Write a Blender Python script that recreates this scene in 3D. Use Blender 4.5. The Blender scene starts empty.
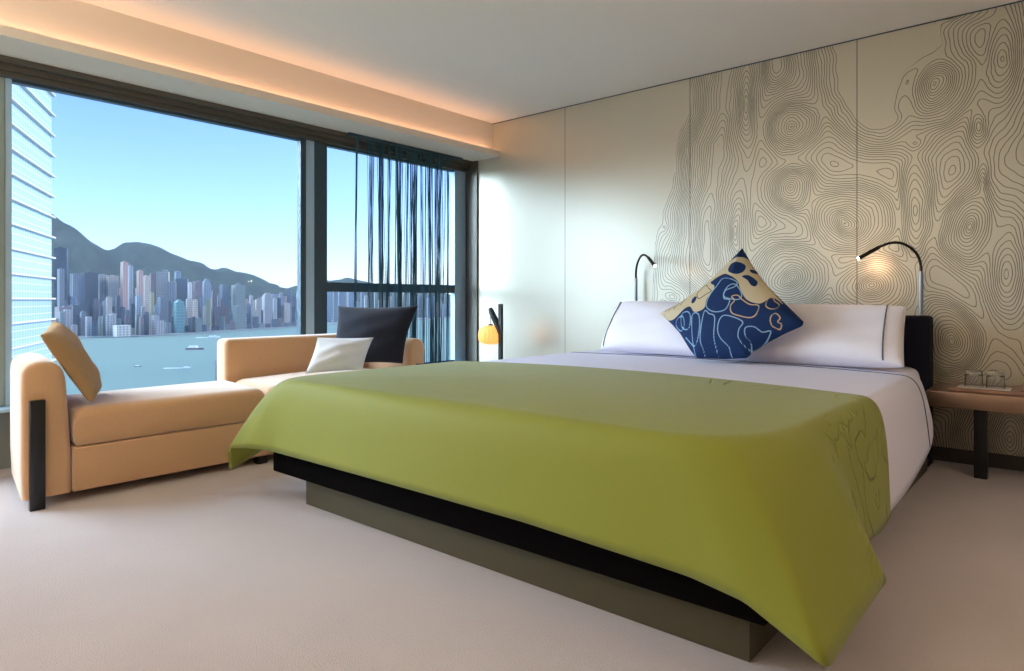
import bpy, bmesh, math, random
import numpy as np
from mathutils import Vector, Matrix

random.seed(7)
rng = np.random.default_rng(7)
SC = bpy.context.scene
COL = SC.collection
PI = math.pi

# ------------------------------------------------------------------ helpers
def lin(r, g, b):
    f = lambda c: (c / 255.0) / 12.92 if c / 255.0 <= 0.04045 else ((c / 255.0 + 0.055) / 1.055) ** 2.4
    return (f(r), f(g), f(b), 1.0)

def link(o, parent=None):
    COL.objects.link(o)
    if parent is not None:
        o.parent = parent
    return o

def tag(o, label=None, cat=None, group=None, kind=None):
    if label: o['label'] = label
    if cat: o['category'] = cat
    if group: o['group'] = group
    if kind: o['kind'] = kind
    return o

def empty(name, loc=(0, 0, 0), rz=0.0):
    o = bpy.data.objects.new(name, None)
    o.location = loc
    o.rotation_euler = (0, 0, rz)
    o.empty_display_size = 0.1
    return link(o)

class MB:
    """collects shapes, builds one mesh object"""
    def __init__(self):
        self.bm = bmesh.new()
    def box(self, lo, hi, bevel=0.0, seg=3, M=None):
        b = bmesh.new()
        bmesh.ops.create_cube(b, size=1.0)
        lo = Vector(lo); hi = Vector(hi)
        c = (lo + hi) / 2; s = hi - lo
        for v in b.verts:
            v.co = Vector((v.co.x * s.x + c.x, v.co.y * s.y + c.y, v.co.z * s.z + c.z))
        if bevel > 0:
            bmesh.ops.bevel(b, geom=list(b.edges), offset=bevel, segments=seg, profile=0.5, affect='EDGES')
        self.merge(b, M)
        return self
    def merge(self, b, M=None):
        if M is not None:
            bmesh.ops.transform(b, matrix=M, verts=b.verts)
        me = bpy.data.meshes.new('tmp')
        b.to_mesh(me); b.free()
        self.bm.from_mesh(me)
        bpy.data.meshes.remove(me)
    def prism(self, pts, z0, z1, M=None, bevel=0.0, seg=3):
        b = bmesh.new()
        lo = [b.verts.new((p[0], p[1], z0)) for p in pts]
        hi = [b.verts.new((p[0], p[1], z1)) for p in pts]
        n = len(pts)
        b.faces.new(list(reversed(lo))); b.faces.new(hi)
        for i in range(n):
            b.faces.new((lo[i], lo[(i + 1) % n], hi[(i + 1) % n], hi[i]))
        bmesh.ops.recalc_face_normals(b, faces=b.faces)
        if bevel > 0:
            es = [e for e in b.edges if abs(e.verts[0].co.z - e.verts[1].co.z) < 1e-6]
            bmesh.ops.bevel(b, geom=es, offset=bevel, segments=seg, profile=0.5, affect='EDGES')
        self.merge(b, M)
        return self
    def tube(self, pts, r, n=10, cap=True):
        pts = [Vector(p) for p in pts]
        rs = r if isinstance(r, (list, tuple)) else [r] * len(pts)
        b = bmesh.new()
        rings = []
        up = None
        for i, p in enumerate(pts):
            t = (pts[min(i + 1, len(pts) - 1)] - pts[max(i - 1, 0)]).normalized()
            if up is None:
                up = Vector((0, 0, 1)) if abs(t.z) < 0.9 else Vector((1, 0, 0))
            a = (up - t * up.dot(t)).normalized(); up = a
            c = t.cross(a)
            rings.append([b.verts.new(p + (a * math.cos(2 * PI * k / n) + c * math.sin(2 * PI * k / n)) * rs[i]) for k in range(n)])
        for i in range(len(rings) - 1):
            for k in range(n):
                b.faces.new((rings[i][k], rings[i][(k + 1) % n], rings[i + 1][(k + 1) % n], rings[i + 1][k]))
        if cap:
            b.faces.new(list(reversed(rings[0]))); b.faces.new(rings[-1])
        bmesh.ops.recalc_face_normals(b, faces=b.faces)
        self.merge(b)
        return self
    def lathe(self, prof, n=32, c=(0, 0, 0), close=False):
        b = bmesh.new()
        rings = []
        for (r, z) in prof:
            if r < 1e-6:
                rings.append([b.verts.new((c[0], c[1], c[2] + z))])
            else:
                rings.append([b.verts.new((c[0] + r * math.cos(2 * PI * k / n), c[1] + r * math.sin(2 * PI * k / n), c[2] + z)) for k in range(n)])
        for A, B in zip(rings[:-1], rings[1:]):
            for k in range(n):
                k2 = (k + 1) % n
                if len(A) == 1 and len(B) == 1: continue
                if len(A) == 1: b.faces.new((A[0], B[k], B[k2]))
                elif len(B) == 1: b.faces.new((A[k], B[0], A[k2]))
                else: b.faces.new((A[k], B[k], B[k2], A[k2]))
        bmesh.ops.recalc_face_normals(b, faces=b.faces)
        self.merge(b)
        return self
    def grid(self, P):
        """P[i][j] -> Vector"""
        b = bmesh.new()
        V = [[b.verts.new(p) for p in row] for row in P]
        for i in range(len(V) - 1):
            for j in range(len(V[0]) - 1):
                b.faces.new((V[i][j], V[i + 1][j], V[i + 1][j + 1], V[i][j + 1]))
        self.merge(b)
        return self
    def build(self, name, mat, parent=None, smooth=True, angle=35, loc=None):
        me = bpy.data.meshes.new(name)
        self.bm.to_mesh(me); self.bm.free()
        if smooth:
            for p in me.polygons: p.use_smooth = True
            me.set_sharp_from_angle(angle=math.radians(angle))
        o = bpy.data.objects.new(name, me)
        if mat is not None: me.materials.append(mat)
        if loc is not None: o.location = loc
        return link(o, parent)

def struct(o):
    o['kind'] = 'structure'
    return o

def spline(pts, n):
    """Catmull-Rom through pts, n samples"""
    pts = [Vector(p) for p in pts]
    out = []
    m = len(pts) - 1
    for k in range(n):
        t = k / (n - 1) * m
        i = min(int(t), m - 1); f = t - i
        p0 = pts[max(i - 1, 0)]; p1 = pts[i]; p2 = pts[i + 1]; p3 = pts[min(i + 2, m)]
        out.append(0.5 * ((2 * p1) + (p2 - p0) * f + (2 * p0 - 5 * p1 + 4 * p2 - p3) * f * f + (3 * p1 - p0 - 3 * p2 + p3) * f ** 3))
    return out

# ------------------------------------------------------------------ materials
def new_mat(name):
    m = bpy.data.materials.new(name); m.use_nodes = True
    nt = m.node_tree
    return m, nt, nt.nodes['Principled BSDF']

def N(nt, t, **kw):
    n = nt.nodes.new(t)
    for k, v in kw.items():
        setattr(n, k, v)
    return n

def math_(nt, op, a, b=None, c=None, clamp=False):
    n = nt.nodes.new('ShaderNodeMath'); n.operation = op; n.use_clamp = clamp
    for i, x in enumerate((a, b, c)):
        if x is None: continue
        if isinstance(x, (int, float)): n.inputs[i].default_value = x
        else: nt.links.new(x, n.inputs[i])
    return n.outputs[0]

def mixc(nt, fac, a, b):
    n = nt.nodes.new('ShaderNodeMix'); n.data_type = 'RGBA'
    for s, x in ((0, fac), (6, a), (7, b)):
        if isinstance(x, (int, float)): n.inputs[s].default_value = x
        elif isinstance(x, tuple): n.inputs[s].default_value = x
        else: nt.links.new(x, n.inputs[s])
    return n.outputs[2]

def mat(name, col, rough=0.6, metal=0.0, spec=0.5, noise=0.0, nscale=60, bump=0.0, bscale=200, sheen=0.0, coat=0.0):
    m, nt, p = new_mat(name)
    p.inputs['Base Color'].default_value = col
    p.inputs['Roughness'].default_value = rough
    p.inputs['Metallic'].default_value = metal
    p.inputs['Specular IOR Level'].default_value = spec
    p.inputs['Sheen Weight'].default_value = sheen
    p.inputs['Coat Weight'].default_value = coat
    tc = N(nt, 'ShaderNodeNewGeometry')
    if noise > 0:
        nz = N(nt, 'ShaderNodeTexNoise'); nz.inputs['Scale'].default_value = nscale; nz.inputs['Detail'].default_value = 4
        nt.links.new(tc.outputs['Position'], nz.inputs['Vector'])
        lo = tuple(c * (1 - noise) for c in col[:3]) + (1,)
        hi = tuple(min(1, c * (1 + noise)) for c in col[:3]) + (1,)
        nt.links.new(mixc(nt, nz.outputs['Fac'], lo, hi), p.inputs['Base Color'])
    if bump > 0:
        nb = N(nt, 'ShaderNodeTexNoise'); nb.inputs['Scale'].default_value = bscale; nb.inputs['Detail'].default_value = 3
        nt.links.new(tc.outputs['Position'], nb.inputs['Vector'])
        bp = N(nt, 'ShaderNodeBump'); bp.inputs['Strength'].default_value = bump; bp.inputs['Distance'].default_value = 0.004
        nt.links.new(nb.outputs['Fac'], bp.inputs['Height'])
        nt.links.new(bp.outputs['Normal'], p.inputs['Normal'])
    return m

def emit_mat(name, col, strength):
    m, nt, p = new_mat(name)
    p.inputs['Base Color'].default_value = col
    p.inputs['Emission Color'].default_value = col
    p.inputs['Emission Strength'].default_value = strength
    return m

M = {}
M['carpet'] = mat('carpet', lin(190, 178, 176), 0.95, spec=0.1, noise=0.10, nscale=2.2, bump=0.9, bscale=260, sheen=0.2)
M['ceiling'] = mat('ceiling_paint', lin(240, 236, 226), 0.9, spec=0.1)
M['beam'] = mat('beam_paint', lin(222, 212, 196), 0.9, spec=0.1)
M['plaster'] = mat('plaster', lin(214, 204, 190), 0.9, spec=0.1)
M['lowwall'] = mat('lower_wall_paint', lin(128, 132, 130), 0.7)
M['framedark'] = mat('dark_aluminium', lin(60, 80, 92), 0.4, metal=0.3)
M['framebrown'] = mat('bronze_aluminium', lin(96, 92, 84), 0.4, metal=0.5)
M['framegrey'] = mat('grey_aluminium', lin(146, 160, 158), 0.45, metal=0.1)
M['framelight'] = mat('pale_aluminium', lin(168, 200, 224), 0.45, metal=0.1)
M['skirting'] = mat('skirting_wood', lin(70, 62, 58), 0.5)
M['sofa'] = mat('sofa_fabric', lin(210, 166, 124), 0.85, spec=0.2, noise=0.05, nscale=90, bump=0.25, bscale=500, sheen=0.75)
M['black'] = mat('black_lacquer', lin(20, 21, 26), 0.35)
M['frame_wood'] = mat('bed_frame_wood', lin(10, 7, 7), 0.9, spec=0.03)
M['plinth'] = mat('plinth_laminate', lin(80, 74, 56), 0.5, spec=.25)
M['headboard'] = mat('headboard_fabric', lin(26, 29, 42), 0.9, spec=0.2, bump=0.3, bscale=400)
M['linen'] = mat('white_linen', lin(226, 224, 240), 0.8, spec=0.25, bump=0.12, bscale=30)
M['pillow'] = mat('pillow_cotton', lin(240, 234, 240), 0.8, spec=0.25, bump=0.10, bscale=14)
M['piping'] = mat('grey_piping', lin(96, 92, 100), 0.8)
M['charcoal'] = mat('charcoal_fabric', lin(36, 37, 46), 0.95, spec=0.15, noise=0.12, nscale=60, bump=0.35, bscale=350, sheen=0.15)
M['beige'] = mat('beige_fabric', lin(180, 146, 104), 0.9, spec=0.2, noise=0.06, nscale=80, bump=0.3, bscale=400)
M['white_cushion'] = mat('white_cushion_fabric', lin(234, 236, 242), 0.8, spec=0.2, bump=0.1, bscale=60)
M['copper'] = mat('table_copper', lin(160, 132, 112), 0.36, metal=0.75, noise=0.08, nscale=12)
M['tray'] = mat('tray_wood', lin(150, 112, 90), 0.45, noise=0.14, nscale=18)
M['paper'] = mat('paper_mat', lin(228, 218, 206), 0.8)
M['chrome'] = mat('chrome', lin(150, 156, 162), 0.34, metal=0.9)
M['gooseneck'] = mat('gooseneck_black', lin(34, 32, 32), 0.4, metal=0.4)
M['led'] = emit_mat('led_lens', (1, 0.92, 0.82, 1), 14)
M['lantern_wood'] = mat('lantern_dark_wood', lin(32, 30, 32), 0.5)

# glass
def glass_pane(name):
    m = bpy.data.materials.new(name); m.use_nodes = True
    nt = m.node_tree; nt.nodes.clear()
    out = N(nt, 'ShaderNodeOutputMaterial')
    tr = N(nt, 'ShaderNodeBsdfTransparent'); tr.inputs[0].default_value = (0.95, 0.975, 0.98, 1)
    gl = N(nt, 'ShaderNodeBsdfGlossy'); gl.inputs['Roughness'].default_value = 0.02; gl.inputs[0].default_value = (0.8, 0.85, 0.9, 1)
    lw = N(nt, 'ShaderNodeLayerWeight'); lw.inputs[0].default_value = .5
    mx = N(nt, 'ShaderNodeMixShader')
    f = math_(nt, 'ADD', math_(nt, 'MULTIPLY', math_(nt, 'POWER', lw.outputs['Facing'], 5.0), .35), .004)
    nt.links.new(f, mx.inputs[0]); nt.links.new(tr.outputs[0], mx.inputs[1]); nt.links.new(gl.outputs[0], mx.inputs[2])
    nt.links.new(mx.outputs[0], out.inputs[0])
    return m
M['pane'] = glass_pane('window_glass')
m, nt, p = new_mat('tumbler_glass')
p.inputs['Base Color'].default_value = (0.96, 0.98, 1, 1); p.inputs['Roughness'].default_value = 0.02
p.inputs['Transmission Weight'].default_value = 1.0; p.inputs['IOR'].default_value = 1.45
M['tumbler'] = m

# green bedspread with stitched contour quilting
m, nt, p = new_mat('green_bedspread')
p.inputs['Roughness'].default_value = 0.6; p.inputs['Sheen Weight'].default_value = 0.15
p.inputs['Specular IOR Level'].default_value = 0.2
geo = N(nt, 'ShaderNodeNewGeometry')
p.inputs['Base Color'].default_value = lin(134, 138, 50)
nz = N(nt, 'ShaderNodeTexNoise'); nz.inputs['Scale'].default_value = 2.3; nz.inputs['Detail'].default_value = 2.5; nz.inputs['Distortion'].default_value = 0.6
nt.links.new(geo.outputs['Position'], nz.inputs['Vector'])
fr_ = math_(nt, 'FRACT', math_(nt, 'MULTIPLY', nz.outputs['Fac'], 9.0))
dd = math_(nt, 'ABSOLUTE', math_(nt, 'SUBTRACT', fr_, 0.5))
ln = math_(nt, 'SUBTRACT', 1.0, math_(nt, 'MULTIPLY', dd, 9.0), clamp=True)
at = N(nt, 'ShaderNodeAttribute'); at.attribute_name = 'quilt'
ln = math_(nt, 'MULTIPLY', ln, at.outputs['Fac'])
fine = N(nt, 'ShaderNodeTexNoise'); fine.inputs['Scale'].default_value = 7; fine.inputs['Detail'].default_value = 3
nt.links.new(geo.outputs['Position'], fine.inputs['Vector'])
h = math_(nt, 'SUBTRACT', math_(nt, 'MULTIPLY', fine.outputs['Fac'], 0.35), ln)
bp = N(nt, 'ShaderNodeBump'); bp.inputs['Strength'].default_value = 0.9; bp.inputs['Distance'].default_value = 0.008
nt.links.new(h, bp.inputs['Height']); nt.links.new(bp.outputs['Normal'], p.inputs['Normal'])
M['green'] = m

# ------------------------------------------------------------------ value noise (numpy)
_LAT = rng.random((64, 64))
def vnoise(x, y):
    xi = np.floor(x).astype(int); yi = np.floor(y).astype(int)
    fx = x - xi; fy = y - yi
    fx = fx * fx * fx * (fx * (6 * fx - 15) + 10); fy = fy * fy * fy * (fy * (6 * fy - 15) + 10)
    g = lambda a, b: _LAT[a % 64, b % 64]
    return (g(xi, yi) * (1 - fx) * (1 - fy) + g(xi + 1, yi) * fx * (1 - fy) + g(xi, yi + 1) * (1 - fx) * fy + g(xi + 1, yi + 1) * fx * fy) * 2 - 1

def sd_poly(px, py, poly):
    """signed distance (negative inside) to polygon, arrays"""
    d = np.full(px.shape, 1e18); s = np.ones(px.shape)
    n = len(poly)
    for i in range(n):
        ax, ay = poly[i]; bx, by = poly[i - 1]
        ex, ey = bx - ax, by - ay
        wx, wy = px - ax, py - ay
        t = np.clip((wx * ex + wy * ey) / (ex * ex + ey * ey + 1e-12), 0, 1)
        d = np.minimum(d, (wx - ex * t) ** 2 + (wy - ey * t) ** 2)
        c1 = py >= ay; c2 = py < by; c3 = ex * wy > ey * wx
        flip = (c1 & c2 & c3) | (~c1 & ~c2 & ~c3)
        s = np.where(flip, -s, s)
    return s * np.sqrt(d)

def smooth_poly(pts, n=8):
    """closed Catmull-Rom"""
    m = len(pts); out = []
    for i in range(m):
        p0, p1, p2, p3 = [np.array(pts[(i + k - 1) % m], float) for k in range(4)]
        for k in range(n):
            f = k / n
            out.append(tuple(0.5 * (2 * p1 + (p2 - p0) * f + (2 * p0 - 5 * p1 + 4 * p2 - p3) * f * f + (3 * p1 - p0 - 3 * p2 + p3) * f ** 3)))
    return out

def sd_line(px, py, pts):
    d = np.full(px.shape, 1e18)
    for (ax, ay), (bx, by) in zip(pts[:-1], pts[1:]):
        ex, ey = bx - ax, by - ay
        wx, wy = px - ax, py - ay
        t = np.clip((wx * ex + wy * ey) / (ex * ex + ey * ey + 1e-12), 0, 1)
        d = np.minimum(d, (wx - ex * t) ** 2 + (wy - ey * t) ** 2)
    return np.sqrt(d)

def add_attr(me, name, arr):
    a = me.attributes.new(name, 'FLOAT', 'POINT')
    a.data.foreach_set('value', np.ascontiguousarray(arr, dtype=np.float32).ravel())

# ------------------------------------------------------------------ camera (the room's units: camera 1.0 high)
F = 667.0
TH = math.atan(573.0 / 667.0)
FW = Vector((-math.sin(TH), math.cos(TH), 0)); RT = Vector((math.cos(TH), math.sin(TH), 0))
cam = bpy.data.cameras.new('camera'); co = bpy.data.objects.new('camera', cam); link(co)
cam.sensor_fit = 'HORIZONTAL'; cam.sensor_width = 36.0; cam.lens = 36.0 * F / 1024.0
cam.shift_y = -(335.5 - 300.0) / 1024.0
cam.clip_start = 0.05; cam.clip_end = 20000
co.location = (0, 0, 1.0); co.rotation_euler = (PI / 2, 0, TH)
SC.camera = co

def ray(u, v):
    return FW + RT * ((u - 512.0) / F) + Vector((0, 0, (300.0 - v) / F))
def at_depth(u, v, depth):
    return Vector((0, 0, 1.0)) + ray(u, v) * depth
def on_plane(u, v, p0, n):
    o = Vector((0, 0, 1.0)); d = ray(u, v)
    return o + d * ((Vector(p0) - o).dot(n) / d.dot(n))

# ------------------------------------------------------------------ room shell
XW, YH, ZC = -4.66, 4.90, 2.75
XR, YF = 1.25, -2.1
struct(MB().box((-5.05, YF - .1, -0.12), (XR + .1, YH + .15, 0.0)).build('floor', M['carpet']))
struct(MB().box((-5.05, YF - .1, ZC), (XR + .1, YH + .15, ZC + .12)).build('ceiling', M['ceiling']))
struct(MB().box((XR, YF - .1, 0), (XR + .1, YH + .15, ZC)).build('wall_right', M['plaster']))
struct(MB().box((-5.05, YF - .1, 0), (XR, YF, ZC)).build('wall_front', M['plaster']))

# headboard wall with the printed contour-line mural
def build_mural():
    st = 0.010
    x0, x1, z0, z1 = XW, XR, 0.0, ZC
    nx = int((x1 - x0) / st) + 1; nz_ = int((z1 - z0) / st) + 1
    xs = np.linspace(x0, x1, nx); zs = np.linspace(z0, z1, nz_)
    X, Z = np.meshgrid(xs, zs, indexing='ij')
    def wp(u, v):
        p = on_plane(u, v, (0, YH, 0), Vector((0, 1, 0)))
        return p.x, p.z
    wx = X + 0.035 * vnoise(X * 3.0 + 3, Z * 1.6 + 9) + 0.016 * vnoise(X * 7 + 1, Z * 4 + 4) + 0.007 * vnoise(X * 17 + 7, Z * 11) + .0022 * vnoise(X * 41, Z * 33)
    wz = Z + 0.045 * vnoise(X * 2.6 + 31, Z * 1.9 + 2) + 0.018 * vnoise(X * 6 + 11, Z * 6 + 24) + 0.007 * vnoise(X * 15 + 3, Z * 16 + 5) + .0022 * vnoise(X * 37 + 9, Z * 39)
    # centre px, aspect (x, z), head start (rings)
    knots = [(795, 126, 1, 1.0, 0), (793, 190, 1, .95, 0), (846, 218, 1.05, 1.0, -.06), (788, 275, 1.25, 1, -.06),
             (941, 86, .9, 1.05, -.08), (972, 230, .75, 1.15, 0.0), (869, 292, 1.15, 1, -.02), (667, 231, .8, 1.2, 0.03),
             (672, 298, 1.1, .9, 0.02), (982, 130, .6, 1.4, .12), (946, 338, .9, 1, 0), (918, 142, 1.4, .8, .16),
             (985, 190, .5, 2.2, .14), (1090, 160, .8, 1.5, 0), (1080, 360, 1, 1, 0), (1010, 440, .8, 1.4, .05), (955, 16, 1.4, .8, 0.02),
             (1200, 250, .9, 1.4, 0), (840, 400, 1, 1, 0), (746, 105, .8, 3.6, .10), (733, 235, .8, 3.2, .11), (1004, 60, .8, 2.5, .06), (1014, 270, .8, 2.4, .06), (918, 205, .75, 2.8, .08)]
    D = []
    for (u, v, ax, az, h) in knots:
        cx, cz = wp(u, v)
        D.append(np.sqrt(((wx - cx) / ax) ** 2 + ((wz - cz) / az) ** 2) + h)
    edge = [(700, 40), (688, 78), (691, 94), (689, 112), (678, 132), (675, 152), (675, 172), (668, 191), (660, 190), (651, 184), (643, 195),
            (643, 208), (649, 224), (650, 248), (644, 275), (643, 320), (640, 380), (650, 520)]
    E = sorted([wp(u, v) for u, v in edge], key=lambda q: q[1])
    ex = np.interp(Z, [q[1] for q in E], [q[0] for q in E]) + 0.012 * vnoise(X * 0 + 2.5, Z * 14)
    zsmooth = [wp(690, 80), (wp(690, 115)), wp(676, 150), wp(672, 190), wp(660, 230), wp(655, 300), wp(655, 500)]
    zsmooth = sorted(zsmooth, key=lambda q: q[1])
    exs = np.interp(Z, [q[1] for q in zsmooth], [q[0] for q in zsmooth])
    D.append(np.maximum(wx - exs, 0) * 0.95 + 0.02)
    patch = smooth_poly([wp(*q) for q in [(833, 20), (838, 62), (841, 90), (857, 116), (869, 126), (886, 127), (893, 119), (893, 105), (900, 77), (917, 60), (935, 50), (941, 41), (932, 18), (930, -20), (836, -20)]], 5)
    sp = sd_poly(X + 0.012 * vnoise(X * 14, Z * 12), Z + 0.010 * vnoise(X * 11 + 5, Z * 14), patch)
    D.append(np.maximum(sp, 0) * 0.9 + 0.05)
    D = np.array(D)
    k = 0.045
    f = -k * np.log(np.sum(np.exp(-D / k), axis=0))
    # uneven spacing: bundles of lines
    g = (f + 0.0065 * np.sin(f * 38 + 1.7 * vnoise(X * 1.1, Z * .9))) / 0.0140
    gx, gz = np.gradient(g, xs, zs)
    grad = np.sqrt(gx ** 2 + gz ** 2)
    mask = np.clip((X - ex) / 0.02, 0, 1) * np.clip(sp / 0.015, 0, 1)
    me = bpy.data.meshes.new('wall_back')
    co_ = np.stack([X, np.full_like(X, YH), Z], -1).reshape(-1, 3)
    idx = np.arange(nx * nz_).reshape(nx, nz_)
    q = np.stack([idx[:-1, :-1], idx[1:, :-1], idx[1:, 1:], idx[:-1, 1:]], -1).reshape(-1, 4)
    # back slab
    nb = len(co_)
    ext = np.array([(x0, YH + .12, z0), (x1, YH + .12, z0), (x1, YH + .12, z1), (x0, YH + .12, z1),
                    (x0, YH, z0), (x1, YH, z0), (x1, YH, z1), (x0, YH, z1)])
    eq = np.array([(0, 3, 2, 1), (0, 1, 5, 4), (1, 2, 6, 5), (2, 3, 7, 6), (3, 0, 4, 7)]) + nb
    verts = np.vstack([co_, ext]); faces = np.vstack([q, eq])
    me.from_pydata(verts.tolist(), [], faces.tolist())
    z8 = np.zeros(8)
    add_attr(me, 'contour', np.concatenate([g.ravel(), z8]))
    add_attr(me, 'slope', np.concatenate([grad.ravel(), z8 + 1]))
    add_attr(me, 'printed', np.concatenate([mask.ravel(), z8]))
    m, nt, p = new_mat('mural_lacquer_panel')
    A = {}
    for nme in ('contour', 'slope', 'printed'):
        a = N(nt, 'ShaderNodeAttribute'); a.attribute_name = nme; A[nme] = a.outputs['Fac']
    fr = math_(nt, 'FRACT', A['contour'])
    d = math_(nt, 'SUBTRACT', 0.5, math_(nt, 'ABSOLUTE', math_(nt, 'SUBTRACT', fr, 0.5)))
    dist = math_(nt, 'DIVIDE', d, math_(nt, 'MAXIMUM', A['slope'], 3.0))
    ln = math_(nt, 'SUBTRACT', 1.0, math_(nt, 'DIVIDE', math_(nt, 'SUBTRACT', dist, 0.0012), 0.0022), clamp=True)
    ln = math_(nt, 'MULTIPLY', ln, A['printed'])
    geo = N(nt, 'ShaderNodeNewGeometry'); sx = N(nt, 'ShaderNodeSeparateXYZ'); nt.links.new(geo.outputs['Position'], sx.inputs[0])
    seam = None
    for xs_ in (-3.576, -2.361, -1.16, 0.05):
        dx = math_(nt, 'ABSOLUTE', math_(nt, 'SUBTRACT', sx.outputs[0], xs_))
        s = math_(nt, 'LESS_THAN', dx, 0.0035)
        seam = s if seam is None else math_(nt, 'MAXIMUM', seam, s)
    c = mixc(nt, math_(nt, 'MULTIPLY', ln, 0.85), lin(200, 194, 176), lin(90, 84, 72))
    c = mixc(nt, math_(nt, 'MULTIPLY', seam, 0.7), c, lin(70, 68, 62))
    nt.links.new(c, p.inputs['Base Color'])
    p.inputs['Roughness'].default_value = 0.37
    p.inputs['Metallic'].default_value = 0.42
    p.inputs['Specular IOR Level'].default_value = 0.6
    me.materials.append(m)
    o = bpy.data.objects.new('wall_back', me)
    struct(link(o))
build_mural()
struct(MB().box((XW, YH - .012, 0), (XR, YH, 0.085)).build('baseboard_back', M['skirting']))
# thin dark strip standing in for the shadow gap at the ceiling
struct(MB().box((XW + .2, YH - .006, ZC - .007), (XR, YH, ZC)).build('shadow_gap_strip', M['framedark']))

# beam with LED ledge over the windows
b = MB()
b.prism([(-5.0, 2.41), (-4.37, 2.41), (-4.37, 2.465), (-4.39, 2.465), (-4.39, 2.44), (-4.46, 2.44), (-4.46, 2.7501), (-4.66, 2.7501), (-4.66, 2.47), (-5.0, 2.47)],
        YF, YH - .001, M=Matrix(((1, 0, 0, 0), (0, 0, 1, 0), (0, 1, 0, 0), (0, 0, 0, 1))))
struct(b.build('trim_2', M['beam'], smooth=False))

# window wall below the glass and behind the beam
struct(MB().box((-5.05, YF, 0), (-4.86, YH + .15, 0.35)).build('wall_left', M['lowwall']))
struct(MB().box((-5.05, YF, 2.34), (-4.86, YH + .15, ZC)).build('wall_left_upper', M['framebrown']))
struct(MB().box((-5.02, YF, 0.35), (-4.72, YH, 0.372), bevel=.004).build('trim_3', M['framelight']))
# window head: stepped dark bronze frames
b = MB()
b.box((-4.86, YF, 2.315), (-4.80, YH, 2.409))
b.box((-4.80, YF, 2.345), (-4.765, YH, 2.409))
b.box((-4.765, YF, 2.375), (-4.72, YH, 2.409))
struct(b.build('trim_4', M['framebrown'], smooth=False))

def window(n, y0, y1, wl, wr, ml, mr, rails=()):
    w = empty('window_%d' % n, (-4.86, (y0 + y1) / 2, 0.372)); w['kind'] = 'structure'
    T = Matrix.Translation(Vector((4.86, -(y0 + y1) / 2, -0.372)))
    MB().box((-4.89, y0, 0.372), (-4.84, y0 + wl, 2.315), M=T).build('window_frame', M[ml], w, smooth=False)
    MB().box((-4.89, y1 - wr, 0.372), (-4.84, y1, 2.315), M=T).build('window_frame', M[mr], w, smooth=False)
    b = MB()
    b.box((-4.89, y0 + wl, 0.372), (-4.845, y1 - wr, 0.395), M=T)
    b.box((-4.89, y0 + wl, 2.30), (-4.845, y1 - wr, 2.315), M=T)
    b.build('window_frame', M['framedark'], w, smooth=False)
    for (a, c) in rails:
        MB().box((-4.89, y0 + wl, a), (-4.84, y1 - wr, c), M=T).build('window_rail', M['framedark'], w, smooth=False)
    MB().box((-4.876, y0 + wl, 0.395), (-4.870, y1 - wr, 2.30), M=T).build('window_pane', M['pane'], w, smooth=False)
window(1, 1.04, 3.045, .03, .05, 'framelight', 'framedark')
window(2, 3.13, 4.765, .115, .02, 'framedark', 'framelight', rails=[(1.07, 1.15)])
window(3, -1.0, 0.92, .05, .03, 'framelight', 'framelight')
# mullion covers between the windows and the jamb by the headboard wall
struct(MB().box((-4.89, 3.045, .372), (-4.85, 3.13, 2.315)).build('trim_5', M['framelight'], smooth=False))
struct(MB().box((-4.89, 0.92, .372), (-4.835, 1.04, 2.315), bevel=.01).build('trim_6', M['framegrey'], smooth=False))
struct(MB().box((-4.90, -1.2, .372), (-4.80, -1.0, 2.315)).build('trim_7', M['framelight'], smooth=False))
struct(MB().box((-5.05, YF, 0.37), (-4.86, -1.2, 2.34)).build('wall_left_rear', M['plaster'], smooth=False))
struct(MB().box((-4.92, 4.765, .372), (-4.84, YH + .15, 2.315)).build('trim_8', M['framelight'], smooth=False))
b = MB()
b.box((-4.80, 4.885, 0.0), (-4.735, 4.899, 2.409)); b.box((-4.735, 4.88, 0.0), (-4.662, 4.899, 2.409))
struct(b.build('trim_9', M['framebrown'], smooth=False))
struct(MB().box((-4.84, YH, 0), (XW, YH + .12, ZC)).build('wall_back_return', M['framebrown'], smooth=False))

# ------------------------------------------------------------------ string curtain
t = empty('string_curtain', (-4.70, 4.0, 0.03))
tag(t, 'dark teal string curtain gathered in strands before the narrow window', 'curtain')
T = Matrix.Translation((4.70, -4.0, -0.03))
M['strand'] = mat('teal_thread', lin(40, 84, 98), 0.7)
MB().box((-4.715, 3.36, 2.385), (-4.685, 4.70, 2.409), M=T).build('curtain_track', M['framedark'], t)
bunches = [(3.447, 5, .008), (3.585, 14, .03), (3.70, 22, .028), (3.80, 8, .03), (3.90, 30, .034), (4.00, 10, .03), (4.085, 30, .03),
           (4.19, 10, .03), (4.275, 20, .022), (4.385, 26, .028), (4.45, 6, .03), (4.52, 8, .014)]
r2 = random.Random(3)
for (yc, n, w) in bunches:
    b = MB()
    drift = r2.uniform(-.05, .05)
    for k in range(n):
        y_t = yc + r2.uniform(-1.3, 1.3) * w; y_b = yc + drift + r2.gauss(0, 1.0) * w * .9
        xx = -4.70 + r2.uniform(-.02, .02)
        zb = 0.04 + r2.random() * .03
        pts = []
        a1 = r2.uniform(-.012, .012)
        for q in range(7):
            s = q / 6
            pts.append((xx + .004 * math.sin(3 * s + k), y_t + (y_b - y_t) * s + a1 * math.sin(PI * s), 2.385 + (zb - 2.385) * s))
        b.tube([Vector(p) + Vector((4.70, -4.0, -0.03)) for p in pts], r2.uniform(.0018, .0034), n=4, cap=False)
    b.build('thread_bunch', M['strand'], t)

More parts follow.
